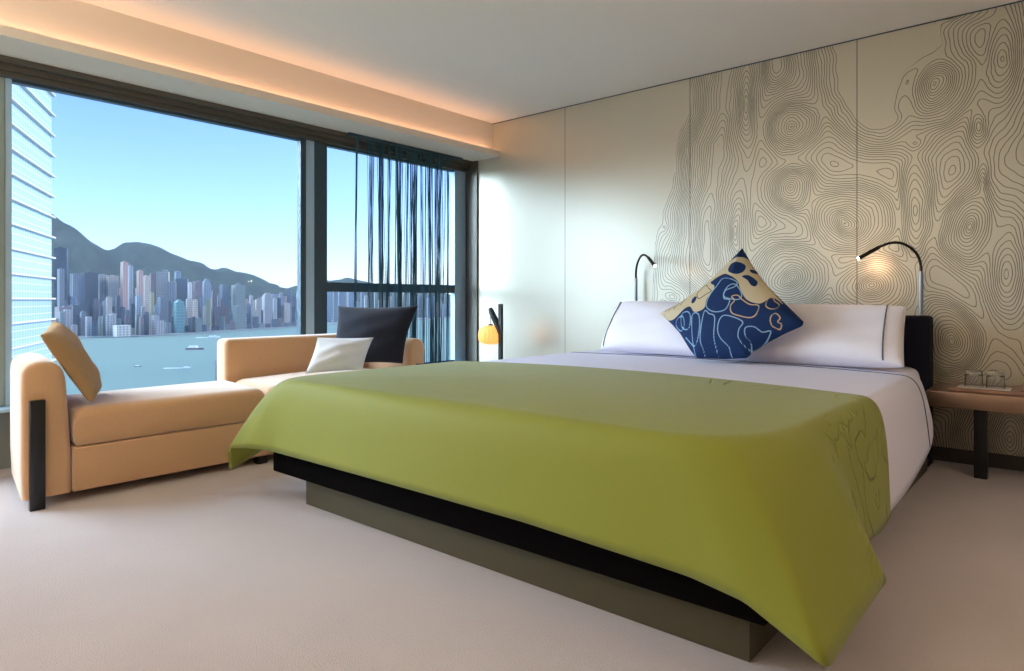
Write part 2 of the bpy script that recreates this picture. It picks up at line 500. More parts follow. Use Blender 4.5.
# ------------------------------------------------------------------ sofa
sf = empty('sofa', (-4.1, 2.1, 0))
tag(sf, 'long tan fabric chaise sofa below the window with low back and two arms', 'sofa')
SO = Vector((4.1, -2.1, 0)); ST = Matrix.Translation(SO)
def arm(poly_xy, zt, name, lean=0.0):
    """rounded-top arm: plan quad, profile rounded across its width"""
    (x0, y0), (x1, y1), (x2, y2), (x3, y3) = poly_xy     # front-outer, front-inner, back-inner, back-outer
    n = 14
    P = []
    prof = []
    for k in range(n + 1):
        a = PI * k / n
        cx = 0.5 - 0.5 * math.cos(a)
        cz = math.sin(a) ** 0.55
        prof.append((cx, cz))
    R = 0.10
    sec = [(0.03, 0.05), (0.0, 0.2)] + [(cx, zt - R + R * cz) for cx, cz in prof] + [(1.0, 0.2), (1.0, 0.05)]
    b = bmesh.new()
    rings = []
    for (s, ins, dz) in [(0.0, .025, .022), (0.012, .010, .008), (0.045, 0, 0), (0.955, 0, 0), (.988, .010, .008), (1.0, .025, .022)]:
        ring = []
        for (c, z) in sec:
            cc = c * (1 - lean * max(0.0, (z - .46) / .24))
            fx = x0 + (x1 - x0) * cc; fy = y0 + (y1 - y0) * cc
            bx = x3 + (x2 - x3) * cc; by = y3 + (y2 - y3) * cc
            yy = fy + (by - fy) * s
            ym = (fy + (by - fy) * s); ctr = (y0 + y1) / 2 + ((y3 + y2) / 2 - (y0 + y1) / 2) * s
            wdt = abs(y1 - y0)
            yy = ctr + (yy - ctr) * (1 - 2 * ins / wdt)
            ring.append(b.verts.new((fx + (bx - fx) * s, yy, z - (dz if z > .3 else 0))))
        rings.append(ring)
    for A, B in zip(rings[:-1], rings[1:]):
        for k in range(len(A)):
            k2 = (k + 1) % len(A)
            b.faces.new((A[k], A[k2], B[k2], B[k]))
    b.faces.new(rings[0]); b.faces.new(list(reversed(rings[-1])))
    bmesh.ops.recalc_face_normals(b, faces=b.faces)
    mb = MB(); mb.merge(b, ST)
    return mb.build(name, M['sofa'], sf, angle=50)
arm([(-3.80, .872), (-3.80, 1.085), (-4.52, 1.20), (-4.52, .99)], .705, 'arm', lean=.19)
arm([(-3.80, 3.42), (-3.80, 3.255), (-4.56, 3.255), (-4.56, 3.42)], .712, 'arm')
# base
b = MB()
b.prism([(-3.80, 1.087), (-3.80, 2.13), (-4.42, 2.20), (-4.42, 1.17)], 0.047, 0.268, M=ST, bevel=.012)
b.build('base', M['sofa'], sf)
b = MB()
b.prism([(-3.80, 2.134), (-3.80, 3.252), (-4.42, 3.252), (-4.42, 2.204)], 0.047, 0.268, M=ST, bevel=.012)
b.build('base', M['sofa'], sf)
def seat(poly, z0, z1, crown):
    """cushion: quad plan a(front,-y) b(front,+y) c(back,+y) d(back,-y) with crowned top and rounded edges"""
    a, b_, c, d = [Vector((p[0], p[1], 0)) for p in poly]
    n = 26
    mb = MB()
    def pos(s, t):
        p = (a * (1 - t) + b_ * t) * (1 - s) + (d * (1 - t) + c * t) * s
        return p
    def top(s, t):
        ds = min(s, 1 - s) * 0.62; dt = min(t, 1 - t) * 1.04
        e = min(ds, dt)
        R = 0.05
        rz = 0
        for q in (ds, dt):
            if q < R: rz += R - math.sqrt(max(0, R * R - (R - q) ** 2))
        return z1 + crown * (4 * s * (1 - s)) * (4 * t * (1 - t)) - min(rz, R * 1.25)
    ss = [0, .008, .02, .045, .08] + [.08 + .84 * k / (n - 1) for k in range(1, n)] + [.955, .98, .992, 1]
    bm = bmesh.new()
    V = [[bm.verts.new(pos(s, t) + Vector((0, 0, top(s, t)))) for t in ss] for s in ss]
    L = len(ss)
    for i in range(L - 1):
        for j in range(L - 1):
            bm.faces.new((V[i][j], V[i][j + 1], V[i + 1][j + 1], V[i + 1][j]))
    ring = [V[0][j] for j in range(L)] + [V[i][L - 1] for i in range(1, L)] + [V[L - 1][j] for j in range(L - 2, -1, -1)] + [V[i][0] for i in range(L - 2, 0, -1)]
    prev = ring
    cx = sum((v.co for v in ring), Vector()) / len(ring)
    for (ins, z) in ((-.006, z0 + .06), (0.0, z0 + .02), (.012, z0)):
        cur = []
        for v in ring:
            dirv = Vector((v.co.x - cx.x, v.co.y - cx.y, 0)).normalized()
            cur.append(bm.verts.new((v.co.x - dirv.x * ins, v.co.y - dirv.y * ins, z)))
        for k in range(len(ring)):
            k2 = (k + 1) % len(ring)
            bm.faces.new((prev[k], prev[k2], cur[k2], cur[k]))
        prev = cur
    bm.faces.new(list(reversed(prev)))
    bmesh.ops.recalc_face_normals(bm, faces=bm.faces)
    mb.merge(bm, ST)
    return mb.build('seat_cushion', M['sofa'], sf, angle=60)
seat([(-3.795, 1.094), (-3.795, 2.11), (-4.43, 2.19), (-4.43, 1.17)], .275, .462, .006)
seat([(-3.795, 2.122), (-3.795, 3.247), (-4.39, 3.247), (-4.39, 2.20)], .275, .462, .035)
# low back behind the second seat
b = MB()
b.box((-4.56, 2.16, .06), (-4.405, 3.25, .735), bevel=.035, seg=4, M=ST)
b.build('backrest', M['sofa'], sf)
# black leg panels and feet
o = MB().box((-3.80, .905, 0.0), (-3.772, .967, .522), bevel=.002, M=ST).build('leg_panel', M['black'], sf); o['label'] = 'black lacquered leg panel'
o = MB().box((-3.80, 3.32, 0.0), (-3.772, 3.382, .522), bevel=.002, M=ST).build('leg_panel', M['black'], sf); o['label'] = 'black lacquered leg panel'
o = MB().box((-4.59, 2.175, 0.0), (-4.565, 2.225, .575), bevel=.002, M=ST).build('leg_panel', M['black'], sf); o['label'] = 'black lacquered leg panel'
for (x, y) in ((-4.48, 1.05), (-3.84, 2.10), (-4.48, 3.36), (-3.84, 3.1)):
    MB().box((x - .03, y - .03, 0.0), (x + .03, y + .03, .05), M=ST).build('foot', M['black'], sf)

# ------------------------------------------------------------------ cushions
def cushion_mesh(mb, corners, normal, thick, pinch=.06, n=28, power=.42, sag=0.0, bf=1.0, seed=0):
    """corners TL,TR,BR,BL in 3-D; bulges along +-normal"""
    tl, tr, br, bl = [Vector(c) for c in corners]
    nrm = Vector(normal).normalized()
    b = bmesh.new()
    def P(i, j, side):
        s = -1 + 2 * i / n; t = -1 + 2 * j / n
        # denser near edges
        s = math.sin(s * PI / 2) * .75 + s * .25; t = math.sin(t * PI / 2) * .75 + t * .25
        a = s * (1 - pinch * (1 - t * t)); c = t * (1 - pinch * (1 - s * s))
        u = (a + 1) / 2; v = (c + 1) / 2
        p = (bl * (1 - u) + br * u) * (1 - v) + (tl * (1 - u) + tr * u) * v
        e = max(0, (1 - s * s) * (1 - t * t)) ** power
        wr = 0.010 * math.sin(5 * s + 3 * t + seed) * e + .006 * math.sin(9 * t - 4 * s + seed * 2) * e
        return p + nrm * side * (thick * .5 * e * (1 + sag * (-t)) + wr * .6) * (1 if side > 0 else bf)
    Vf = [[b.verts.new(P(i, j, 1)) for j in range(n + 1)] for i in range(n + 1)]
    Vb = [[Vf[i][j] if i in (0, n) or j in (0, n) else b.verts.new(P(i, j, -1)) for j in range(n + 1)] for i in range(n + 1)]
    for i in range(n):
        for j in range(n):
            b.faces.new((Vf[i][j], Vf[i + 1][j], Vf[i + 1][j + 1], Vf[i][j + 1]))
            try: b.faces.new((Vb[i][j], Vb[i][j + 1], Vb[i + 1][j + 1], Vb[i + 1][j]))
            except ValueError: pass
    bmesh.ops.recalc_face_normals(b, faces=b.faces)
    mb.merge(b)
    return mb

def edge_loop(corners, pinch=.06, n=28):
    tl, tr, br, bl = [Vector(c) for c in corners]
    out = []
    for (s0, t0, s1, t1) in ((-1, -1, 1, -1), (1, -1, 1, 1), (1, 1, -1, 1), (-1, 1, -1, -1)):
        for k in range(n):
            s = s0 + (s1 - s0) * k / n; t = t0 + (t1 - t0) * k / n
            a = s * (1 - pinch * (1 - t * t)); c = t * (1 - pinch * (1 - s * s))
            u = (a + 1) / 2; v = (c + 1) / 2
            out.append((bl * (1 - u) + br * u) * (1 - v) + (tl * (1 - u) + tr * u) * v)
    return out

cc = [(-4.33, 3.00, .955), (-3.785, 3.33, .958), (-3.785, 3.18, .535), (-4.17, 2.82, .515)]
o = cushion_mesh(MB(), cc, (0.48, -.83, .30), .20, pinch=.085, seed=1, bf=.12).build('throw_cushion', M['charcoal'])
tag(o, 'large square charcoal cushion propped in the sofa corner behind the white one', 'cushion')
K_ = .978
wc = [(-4.03, 2.625, .742), (-3.92, 3.02, .728), (-3.80, 2.835, .514), (-3.89, 2.44, .514)]
wc = [(x * K_, y * K_, 1 + (z - 1) * K_) for x, y, z in wc]
o = cushion_mesh(MB(), wc, (0.80, -.28, .5), .11, pinch=.055, power=.75, seed=2, bf=.3).build('throw_cushion', M['white_cushion'])
tag(o, 'small white rectangular cushion on the sofa in front of the charcoal one', 'cushion')
bc = [(-3.85, .965, .830), (-4.30, 1.135, .885), (-4.30, 1.350, .474), (-3.86, 1.185, .476)]
o = cushion_mesh(MB(), bc, (0.22, .86, .45), .17, pinch=.03, power=.33, seed=3, bf=.3).build('throw_cushion', M['beige'])
tag(o, 'beige square cushion leaning against the rounded sofa arm', 'cushion')

# ------------------------------------------------------------------ bed
bed = empty('bed', (-1.83, 3.2, 0))
tag(bed, 'wide platform bed with black frame, grey plinth and dark navy headboard', 'bed')
BO = Matrix.Translation((1.83, -3.2, 0))
MB().box((-2.895, 1.82, 0.0), (-0.70, 4.55, .148), bevel=.004, M=BO).build('plinth', M['plinth'], bed)
MB().prism([(-3.06, 1.742), (-.63, 1.742), (-.63, 3.7), (-.72, 4.1), (-.72, 4.58), (-3.06, 4.58)], .15, .29, bevel=.006, M=BO).build('platform_frame', M['frame_wood'], bed)
MB().box((-2.95, 2.03, .292), (-0.90, 4.57, .555), bevel=.05, seg=4, M=BO).build('mattress', M['linen'], bed)
MB().box((-2.77, 4.60, 0.0), (-0.70, 4.765, .905), bevel=.022, seg=4, M=BO).build('headboard', M['headboard'], bed)

def draped(name, stations, zt, inset, xc, yback, ypole, material, nS=150, nT=26, nI=16, thick=.010, wob=0.0, crown=0.0, quilt=False, seed=0, hem_smooth=2):
    """stations: list of (top-edge point, hem point, flare) along a U path; cloth goes from the bed top over the edge down to the hem"""
    T = spline([s[0] for s in stations], nS)
    H = []
    for k in range(nS):
        tt = k / (nS - 1) * (len(stations) - 1); i_ = min(int(tt), len(stations) - 2)
        H.append(Vector(stations[i_][1]).lerp(Vector(stations[i_ + 1][1]), tt - i_))
    for _ in range(hem_smooth):
        H = [H[0]] + [(H[k - 1] + H[k] * 2 + H[k + 1]) / 4 for k in range(1, nS - 1)] + [H[-1]]
    ys = [ypole + (yback - ypole) * max(0, (T[k].y - 1.8) / (yback - 1.8)) for k in range(nS)]
    ys = [(ys[k] + ys[nS - 1 - k]) / 2 for k in range(nS)]
    rows = []; q = []
    for k in range(nS):
        t, h = T[k], H[k]
        # tangent / outward
        d = (T[min(k + 1, nS - 1)] - T[max(k - 1, 0)]); d.z = 0
        col = []
        out = Vector((t.x - xc, 0, 0))
        if t.y > stations[0][0][1] - 1e-4: pass
        # inset point towards the pole
        yp = t.y if t.y > ypole else ypole
        Bp = Vector((xc, ys[k], zt))
        dirin = (Bp - t); dirin.z = 0
        Linn = dirin.length
        dirin.normalize()
        I = t + dirin * inset; I.z = zt
        for j in range(nI):
            f = j / nI
            p = Bp.lerp(I, f)
            p.z = zt + crown * (1 - f * f)
            col.append(p)
        C1 = t.copy(); C1.z = zt
        C2 = t.lerp(h, .30); C2.z = zt - (zt - h.z) * .22
        for j in range(nT + 1):
            f = j / nT
            p = I * (1 - f) ** 3 + C1 * 3 * f * (1 - f) ** 2 + C2 * 3 * f * f * (1 - f) + h * f ** 3
            if wob:
                nrm = -dirin
                p = p + nrm * wob * math.sin(k * .21 + seed) * math.sin(k * .083 + 1.3) * f ** 2
            col.append(p)
        rows.append(col)
    mb = MB(); mb.grid(rows)
    bmesh.ops.remove_doubles(mb.bm, verts=mb.bm.verts, dist=1e-5)
    bmesh.ops.recalc_face_normals(mb.bm, faces=mb.bm.faces)
    o = mb.build(name, material, angle=180)
    me = o.data
    up = sum(p.normal.z for p in me.polygons)
    if up < 0: me.flip_normals()
    if quilt:
        co_ = np.empty(len(me.vertices) * 3, np.float32); me.vertices.foreach_get('co', co_); co_ = co_.reshape(-1, 3)
        w = np.clip((co_[:, 0] + 1.02) / .12, 0, 1) * np.clip((.605 - co_[:, 2]) / .05 + .35, 0, 1) * np.clip((co_[:, 1] - 2.0) / .35, 0, 1)
        w2 = np.clip((co_[:, 1] - 2.72) / .1, 0, 1) * np.clip((co_[:, 0] + 1.9) / .5, 0, 1)
        add_attr(me, 'quilt', np.maximum(w, w2 * .6))
    md = o.modifiers.new('thickness', 'SOLIDIFY'); md.thickness = thick; md.offset = -1
    return o

# white duvet over the mattress (its foot end is under the green spread)
dv = [((-3.0, 4.56, .60), (-3.03, 4.56, .36)), ((-3.045, 4.25, .60), (-3.06, 4.22, .34)), ((-3.045, 3.5, .60), (-3.065, 3.5, .32)), ((-3.045, 2.6, .60), (-3.05, 2.6, .31)), ((-3.04, 1.95, .60), (-3.035, 1.95, .32)),
      ((-3.00, 1.795, .60), (-3.00, 1.79, .33)), ((-2.85, 1.765, .60), (-2.85, 1.765, .33)), ((-1.8, 1.765, .60), (-1.8, 1.765, .33)), ((-1.10, 1.78, .60), (-1.10, 1.78, .33)),
      ((-.88, 1.82, .60), (-.88, 1.82, .33)), ((-.74, 1.93, .60), (-.74, 1.93, .33)), ((-.655, 2.13, .60), (-.65, 2.13, .31)), ((-.624, 2.34, .60), (-.602, 2.34, .30)), ((-.615, 2.6, .60), (-.592, 2.6, .20)), ((-.615, 3.0, .60), (-.580, 3.0, .15)),
      ((-.625, 3.5, .60), (-.578, 3.52, .205)), ((-.65, 3.95, .60), (-.580, 4.00, .275)), ((-.685, 4.22, .60), (-.625, 4.14, .43)), ((-.72, 4.40, .60), (-.70, 4.36, .50)), ((-.745, 4.56, .60), (-.735, 4.56, .50))]
duvet = draped('duvet', dv, .600, .09, -1.83, 4.56, 2.7, M['linen'], nS=230, thick=.012, crown=.014, wob=.002, hem_smooth=30)
tag(duvet, 'white duvet with grey stitched line covering the head half of the bed', 'duvet')
# stitched grey line near the head end
def duvet_line(pts, r=.0035):
    from mathutils.bvhtree import BVHTree
    me = duvet.data
    tree = BVHTree.FromPolygons([v.co.copy() for v in me.vertices], [tuple(q.vertices) for q in me.polygons])
    out = []
    for p in spline(pts, 90):
        a, nn, _, _ = tree.find_nearest(p)
        if nn.dot(Vector((-1.83, 3.0, .3)) - a) > 0: nn = -nn
        out.append(a + nn * .0015)
    return MB().tube(out, r, n=6).build('piping', M['piping'], duvet)
o = duvet_line([(-2.98, 4.16, .606), (-2.4, 4.13, .610), (-1.8, 4.11, .613), (-1.2, 4.08, .610), (-.86, 4.06, .604), (-.74, 4.03, .590), (-.68, 4.00, .560), (-.637, 3.96, .50), (-.605, 3.91, .40), (-.588, 3.86, .27)])
o['label'] = 'grey stitched line'

# green bedspread over the foot half
gs = [((-3.075, 2.95, .617), (-3.10, 2.92, .33)), ((-3.075, 2.5, .617), (-3.12, 2.5, .30)), ((-3.075, 2.1, .617), (-3.17, 2.1, .28)), ((-3.07, 1.90, .617), (-3.28, 1.88, .25)),
      ((-3.05, 1.79, .617), (-3.43, 1.70, .10)), ((-3.01, 1.735, .617), (-3.36, 1.655, .235)), ((-2.94, 1.712, .617), (-3.17, 1.66, .262)), ((-2.80, 1.705, .617), (-2.98, 1.690, .268)), ((-2.4, 1.705, .617), (-2.45, 1.695, .268)), ((-1.9, 1.705, .617), (-1.9, 1.695, .268)), ((-1.4, 1.705, .617), (-1.4, 1.695, .266)),
      ((-1.02, 1.705, .617), (-.82, 1.685, .250)), ((-.84, 1.718, .617), (-.655, 1.665, .235)), ((-.71, 1.775, .617), (-.455, 1.66, .135)),
      ((-.635, 1.88, .617), (-.44, 1.90, .175)), ((-.602, 2.03, .617), (-.425, 2.14, .205)), ((-.595, 2.2, .617), (-.553, 2.43, .19)), ((-.595, 2.5, .617), (-.548, 2.66, .18)), ((-.595, 2.95, .617), (-.555, 2.84, .185))]
spread = draped('bedspread', gs, .618, .10, -1.83, 2.95, 2.5, M['green'], nS=330, thick=.010, crown=.026, quilt=True, hem_smooth=4)
tag(spread, 'olive green bedspread draped over the foot of the bed', 'bedspread')

# pillows
def pillow(x0, x1, yb, zb, yt, zt, thick, label, piping=True, seed=0, fl=.0):
    cs = [(x0 + .03, yt, zt), (x1 - .03, yt, zt - .012), (x1, yb, zb), (x0, yb, zb)]
    nrm = Vector((0, -(zt - zb), -(yb - yt))).normalized()
    nrm = Vector((0, -(zt - zb), (yt - yb))).normalized()
    o = cushion_mesh(MB(), cs, nrm, thick, pinch=.015, power=.36, n=34, seed=seed, sag=.25).build('pillow', M['pillow'])
    tag(o, label, 'pillow', 'bed pillows')
    return o, cs, nrm
def pillow_piping(o, cs, nrm, xside, frac, thick):
    tl, tr, br, bl = [Vector(c) for c in cs]
    pts = []
    for k in range(25):
        v = .03 + .94 * k / 24
        s = frac * 2 - 1; t = 2 * v - 1
        p = (bl * (1 - frac) + br * frac) * (1 - v) + (tl * (1 - frac) + tr * frac) * v
        e = max(0, (1 - s * s) * (1 - t * t)) ** .36
        pts.append(p + nrm * (thick * .5 * e * (1 + .25 * (-t)) + .002))
    q = MB().tube(pts, .0042, n=6).build('piping', M['piping'], o)
    q['label'] = 'grey piping'
pillow(-2.74, -1.84, 4.42, .632, 4.555, .995, .10, 'white pillow standing hidden behind the one with grey piping nearer the window', seed=5)
pillow(-1.78, -.80, 4.42, .632, 4.555, .975, .10, 'white pillow standing behind the piped one nearer the copper bedside table', seed=6)
o, cs, nr = pillow(-2.72, -1.79, 4.17, .634, 4.38, .985, .20, 'white pillow with thin grey piping at the end of the row nearer the window', seed=7)
pillow_piping(o, cs, nr, 0, .040, .20)
o, cs, nr = pillow(-1.77, -.745, 4.14, .634, 4.37, .972, .22, 'white pillow with dark grey piping beside the blue patterned cushion', seed=8)
pillow_piping(o, cs, nr, 1, .905, .22)

# blue patterned cushion standing on one corner
def blue_cushion():
    P0 = (0, 3.90, .62); Nn = Vector((0, -.93, .37)).normalized()
    def q(x, y):   # coordinates read from an enlarged view: 5.37 per photo pixel
        p = on_plane(650 + x / 5.37, 240 + y / 5.37, P0, Nn); return p
    ex = Vector((1, 0, 0)); ey = Nn.cross(ex).normalized() * -1
    if ey.z < 0: ey = -ey
    org = q(440, 380)
    def loc(x, y):
        d = q(x, y) - org
        return (d.dot(ex), d.dot(ey))
    outline = [(497, 45), (560, 150), (640, 258), (735, 350), (826, 440), (818, 462), (730, 500), (640, 548), (560, 600), (520, 634), (400, 640), (250, 634), (215, 590), (160, 500), (120, 455), (55, 395), (150, 345), (270, 262), (380, 165), (440, 105)]
    OL = [loc(*p) for p in outline]
    # resample the outline by arc length
    def resample(pts, n):
        pts = pts + [pts[0]]
        L = [0]
        for a, b in zip(pts[:-1], pts[1:]): L.append(L[-1] + math.hypot(b[0] - a[0], b[1] - a[1]))
        out = []
        for k in range(n):
            d = L[-1] * k / n
            i = max(j for j in range(len(L)) if L[j] <= d); i = min(i, len(pts) - 2)
            f = (d - L[i]) / (L[i + 1] - L[i]); out.append((pts[i][0] + (pts[i + 1][0] - pts[i][0]) * f, pts[i][1] + (pts[i + 1][1] - pts[i][1]) * f))
        return out
    n = 240; rings = 70
    R = resample(OL, n)
    verts = []; faces = []
    def pt(a, b, h): return org + ex * a + ey * b + Nn * h
    cx = sum(r[0] for r in R) / n; cy = sum(r[1] for r in R) / n
    th = .085
    uv = []
    for side in (1, -1):
        for j in range(rings):
            f = j / rings
            hgt = th * (1 - f ** 2.3) ** .62
            for (x, y) in R:
                a = cx + (x - cx) * f; b_ = cy + (y - cy) * f
                verts.append(pt(a, b_, side * hgt)); uv.append((a, b_, side))
    rim = len(verts)
    for (x, y) in R: verts.append(pt(x, y, 0)); uv.append((x, y, 1))
    for sd in range(2):
        base = sd * rings * n
        for j in range(rings):
            for k in range(n):
                k2 = (k + 1) % n
                A = base + j * n + k; B = base + j * n + k2
                if j < rings - 1: C, D = base + (j + 1) * n + k2, base + (j + 1) * n + k
                else: C, D = rim + k2, rim + k
                faces.append((A, D, C, B) if sd else (A, B, C, D))
    me = bpy.data.meshes.new('throw_cushion'); me.from_pydata([tuple(v) for v in verts], [], faces)
    bm = bmesh.new(); bm.from_mesh(me)
    bmesh.ops.remove_doubles(bm, verts=bm.verts, dist=1e-6)
    bmesh.ops.recalc_face_normals(bm, faces=bm.faces)
    bm.to_mesh(me); bm.free()
    for p in me.polygons: p.use_smooth = True
    co_ = np.empty(len(me.vertices) * 3); me.vertices.foreach_get('co', co_); co_ = co_.reshape(-1, 3)
    rel = co_ - np.array(org)
    ua = rel @ np.array(ex); ub = rel @ np.array(ey); uh = rel @ np.array(Nn)
    G = lambda pts: smooth_poly([loc(*p) for p in pts], 6)
    tan = np.minimum.reduce([sd_poly(ua, ub, G(p)) for p in [
        [(420, 130), (520, 105), (575, 165), (640, 258), (720, 350), (668, 320), (612, 362), (545, 345), (510, 290), (490, 240), (435, 205), (400, 205), (350, 235), (368, 280), (330, 340), (318, 390), (265, 408), (230, 378), (130, 438), (50, 398), (150, 340), (270, 258), (360, 180)],
    ]])
    blobs = [[(437, 180), (450, 145), (490, 135), (525, 150), (520, 185), (490, 205), (455, 200)], [(512, 215), (545, 205), (588, 235), (582, 265), (560, 262), (540, 235)],
             [(545, 170), (570, 168), (582, 188), (556, 188)], [(245, 335), (262, 318), (272, 330), (262, 355), (246, 360)], [(340, 240), (370, 225), (400, 205), (420, 215), (400, 250), (360, 260)],
             [(410, 130), (445, 112), (500, 105), (525, 95), (497, 40), (450, 90)]]
    blue = np.minimum.reduce([sd_poly(ua, ub, G(p)) for p in blobs])
    m_tan = np.maximum(tan, -blue)          # negative: tan cloth
    front = uh > -0.004
    m_tan = np.where(front, m_tan, 1.0)
    cl = lambda p: sd_line(ua, ub, [loc(*a) for a in p])
    def closed(p): g = G(p); return sd_line(ua, ub, g + [g[0]])
    pale = np.minimum.reduce([
        closed([(300, 600), (290, 540), (318, 410), (345, 420), (375, 440), (365, 540), (370, 640), (310, 650)]),
        closed([(450, 640), (440, 590), (400, 545), (388, 500), (405, 445), (440, 430), (520, 460), (500, 500), (495, 545), (530, 590), (560, 600), (620, 560), (655, 515), (655, 500), (615, 508), (580, 485), (535, 490), (530, 530), (555, 575), (520, 660)]),
        closed([(245, 570), (250, 430), (285, 420), (290, 480), (270, 560)]),
        closed([(185, 480), (190, 420), (225, 405), (240, 430), (225, 490)]),
        closed([(150, 470), (160, 440), (195, 425), (200, 470), (175, 495)]),
        closed([(330, 380), (345, 320), (380, 270), (410, 230), (450, 232), (490, 250), (480, 275), (430, 300), (425, 340), (455, 350), (430, 400), (370, 410)]),
        closed([(425, 330), (440, 280), (480, 262), (515, 310), (500, 345)]),
        cl([(250, 640), (245, 580), (200, 530)]),
    ])
    gold = np.minimum.reduce([
        closed([(460, 380), (480, 350), (465, 330), (495, 322), (520, 345), (560, 370), (605, 375), (595, 420), (560, 440), (500, 430), (465, 415)]),
        closed([(640, 370), (650, 330), (668, 318), (680, 340), (705, 360), (690, 385), (660, 388)]),
        closed([(690, 412), (665, 440), (670, 475), (705, 490), (718, 465), (700, 455), (715, 435)]),
    ])
    dark = np.minimum.reduce([closed([(270, 300), (310, 255), (330, 275), (352, 295), (320, 315), (285, 335)])] +
                             [cl([(x, 420 - (x - 80) * .55), (x + 12, 395 - (x - 80) * .55), (x + 26, 380 - (x - 80) * .55)]) for x in (84, 112, 145, 178)])
    big = np.full(ua.shape, 1.0)
    add_attr(me, 'tan_cloth', m_tan)
    add_attr(me, 'pale_line', np.where(front, pale, big)); add_attr(me, 'gold_line', np.where(front, gold, big)); add_attr(me, 'dark_line', np.where(front, dark, big))
    m, nt, p = new_mat('blue_embroidered_cloth')
    p.inputs['Roughness'].default_value = .75; p.inputs['Specular IOR Level'].default_value = .25
    def A(nm):
        a = N(nt, 'ShaderNodeAttribute'); a.attribute_name = nm; return a.outputs['Fac']
    def msk(nm, w, s=.003): return math_(nt, 'SUBTRACT', 1.0, math_(nt, 'DIVIDE', math_(nt, 'SUBTRACT', A(nm), w), s), clamp=True)
    c = mixc(nt, msk('tan_cloth', -.001), lin(14, 42, 86), lin(200, 182, 148))
    c = mixc(nt, msk('pale_line', .0016), c, lin(140, 176, 204))
    c = mixc(nt, msk('gold_line', .0016), c, lin(206, 172, 124))
    c = mixc(nt, msk('dark_line', .0016), c, lin(60, 48, 44))
    nt.links.new(c, p.inputs['Base Color'])
    me.materials.append(m)
    o = bpy.data.objects.new('throw_cushion', me); link(o)
    tag(o, 'blue and tan patterned cushion standing on a corner against the pillows', 'cushion')
blue_cushion()

# ------------------------------------------------------------------ bedside table, tray, glasses
ns = empty('bedside_table', (-.30, 4.62, 0))
tag(ns, 'copper-toned slab bedside table on a black leg beside the headboard', 'bedside table')
NT = Matrix.Translation((.30, -4.62, 0))
MB().box((-.685, 4.40, .40), (.10, 4.885, .49), bevel=.004, M=NT).build('table_top', M['copper'], ns)
MB().box((-.475, 4.535, 0), (-.413, 4.595, .40), bevel=.002, M=NT).build('leg', M['black'], ns)
MB().box((-.10, 4.535, 0), (-.02, 4.60, .40), bevel=.002, M=NT).build('leg', M['black'], ns)
tr = empty('serving_tray', (-.36, 4.58, .4915))
tag(tr, 'brown wooden tray holding two upturned glasses on the bedside table', 'tray')
TT = Matrix.Translation((.36, -4.58, -.4915))
MB().box((-.58, 4.425, .4915), (-.14, 4.76, .510), bevel=.005, M=TT).build('tray_base', M['tray'], tr)
MB().box((-.262, 4.47, .5105), (-.228, 4.70, .540), bevel=.006, M=TT).build('tray_handle', M['tray'], tr)
pm = MB().box((-.545, 4.455, .5112), (-.305, 4.60, .5135)).build('paper_liner', M['paper'])
tag(pm, 'white paper liner under the two upturned glasses on the tray', 'paper liner')
def glass(x, y, label):
    o = MB().lathe([(0.0, .090), (.037, .090), (.0405, .086), (.0445, .0), (.0415, 0.0), (.0375, .064), (.033, .069), (0.0, .070)], n=40).build('drinking_glass', M['tumbler'], loc=(x, y, .5145), angle=30)
    tag(o, label, 'glass', 'upturned glasses on the tray')
glass(-.474, 4.535, 'upturned clear glass on the tray, the one beside the headboard')
glass(-.374, 4.525, 'upturned clear glass on the tray, the one away from the headboard')

# ------------------------------------------------------------------ reading lamps
def reading_lamp(x, side, label):
    """side: +1 bends towards +x"""
    t = empty('reading_lamp', (x, 4.83, .78))
    tag(t, label, 'reading lamp', 'reading lamps above the headboard')
    MB().box((-.03, .0, -.05), (.03, .068, .03), bevel=.004).build('wall_bracket', M['chrome'], t)
    MB().tube([(0, 0, -.04), (0, 0, .40)], .013, n=20).build('stem', M['chrome'], t)
    pts = spline([(0, 0, .395), (side * .004, -.005, .46), (side * .03, -.025, .525), (side * .085, -.07, .572), (side * .145, -.115, .578), (side * .20, -.155, .553)], 40)
    MB().tube(pts, .0085, n=12).build('gooseneck', M['gooseneck'], t)
    a = Vector(pts[-1]); d = (Vector((side * .30, -.235, .482)) - a)
    e = a + d
    MB().tube([a - d * .05, a, a + d * .02, e - d * .04, e], [.008, .0085, .0125, .0125, .011], n=16).build('lamp_head', M['gooseneck'], t)
    dn = d.normalized()
    MB().tube([e, e + dn * .004], .0095, n=16).build('lens', M['led'], t)
    return t, e, dn
l1 = reading_lamp(-.778, -1, 'bent gooseneck reading lamp beside the copper bedside table')
l2 = reading_lamp(-2.804, 1, 'bent gooseneck reading lamp at the end of the headboard nearer the window')

# ------------------------------------------------------------------ paper lantern on a forked stand
ln_ = empty('lantern_lamp', (-4.0, 4.5, 0))
tag(ln_, 'small glowing orange paper lantern hung from a dark forked stand', 'lamp')
MB().lathe([(0, 0), (.12, 0), (.12, .018), (.10, .024), (0, .024)], n=32).build('base', M['lantern_wood'], ln_)
b = MB()
b.prism([(-.018, -.014), (.018, -.014), (.018, .014), (-.018, .014)], .02, .965, bevel=.003)
for v in b.bm.verts:
    f = v.co.z / .965
    w = .85 + .75 * math.exp(-((f - .80) / .16) ** 2)
    v.co.x *= w
b.build('pole', M['lantern_wood'], ln_)
b = MB().tube([(0.0, 0, .70), (-.03, 0, .76), (-.115, 0, .895), (-.130, 0, .925)], [.026, .030, .027, .018], n=10)
b.build('arm', M['lantern_wood'], ln_)
MB().tube([(-.125, 0, .915), (-.125, 0, .775)], .003, n=6).build('cord', M['lantern_wood'], ln_)
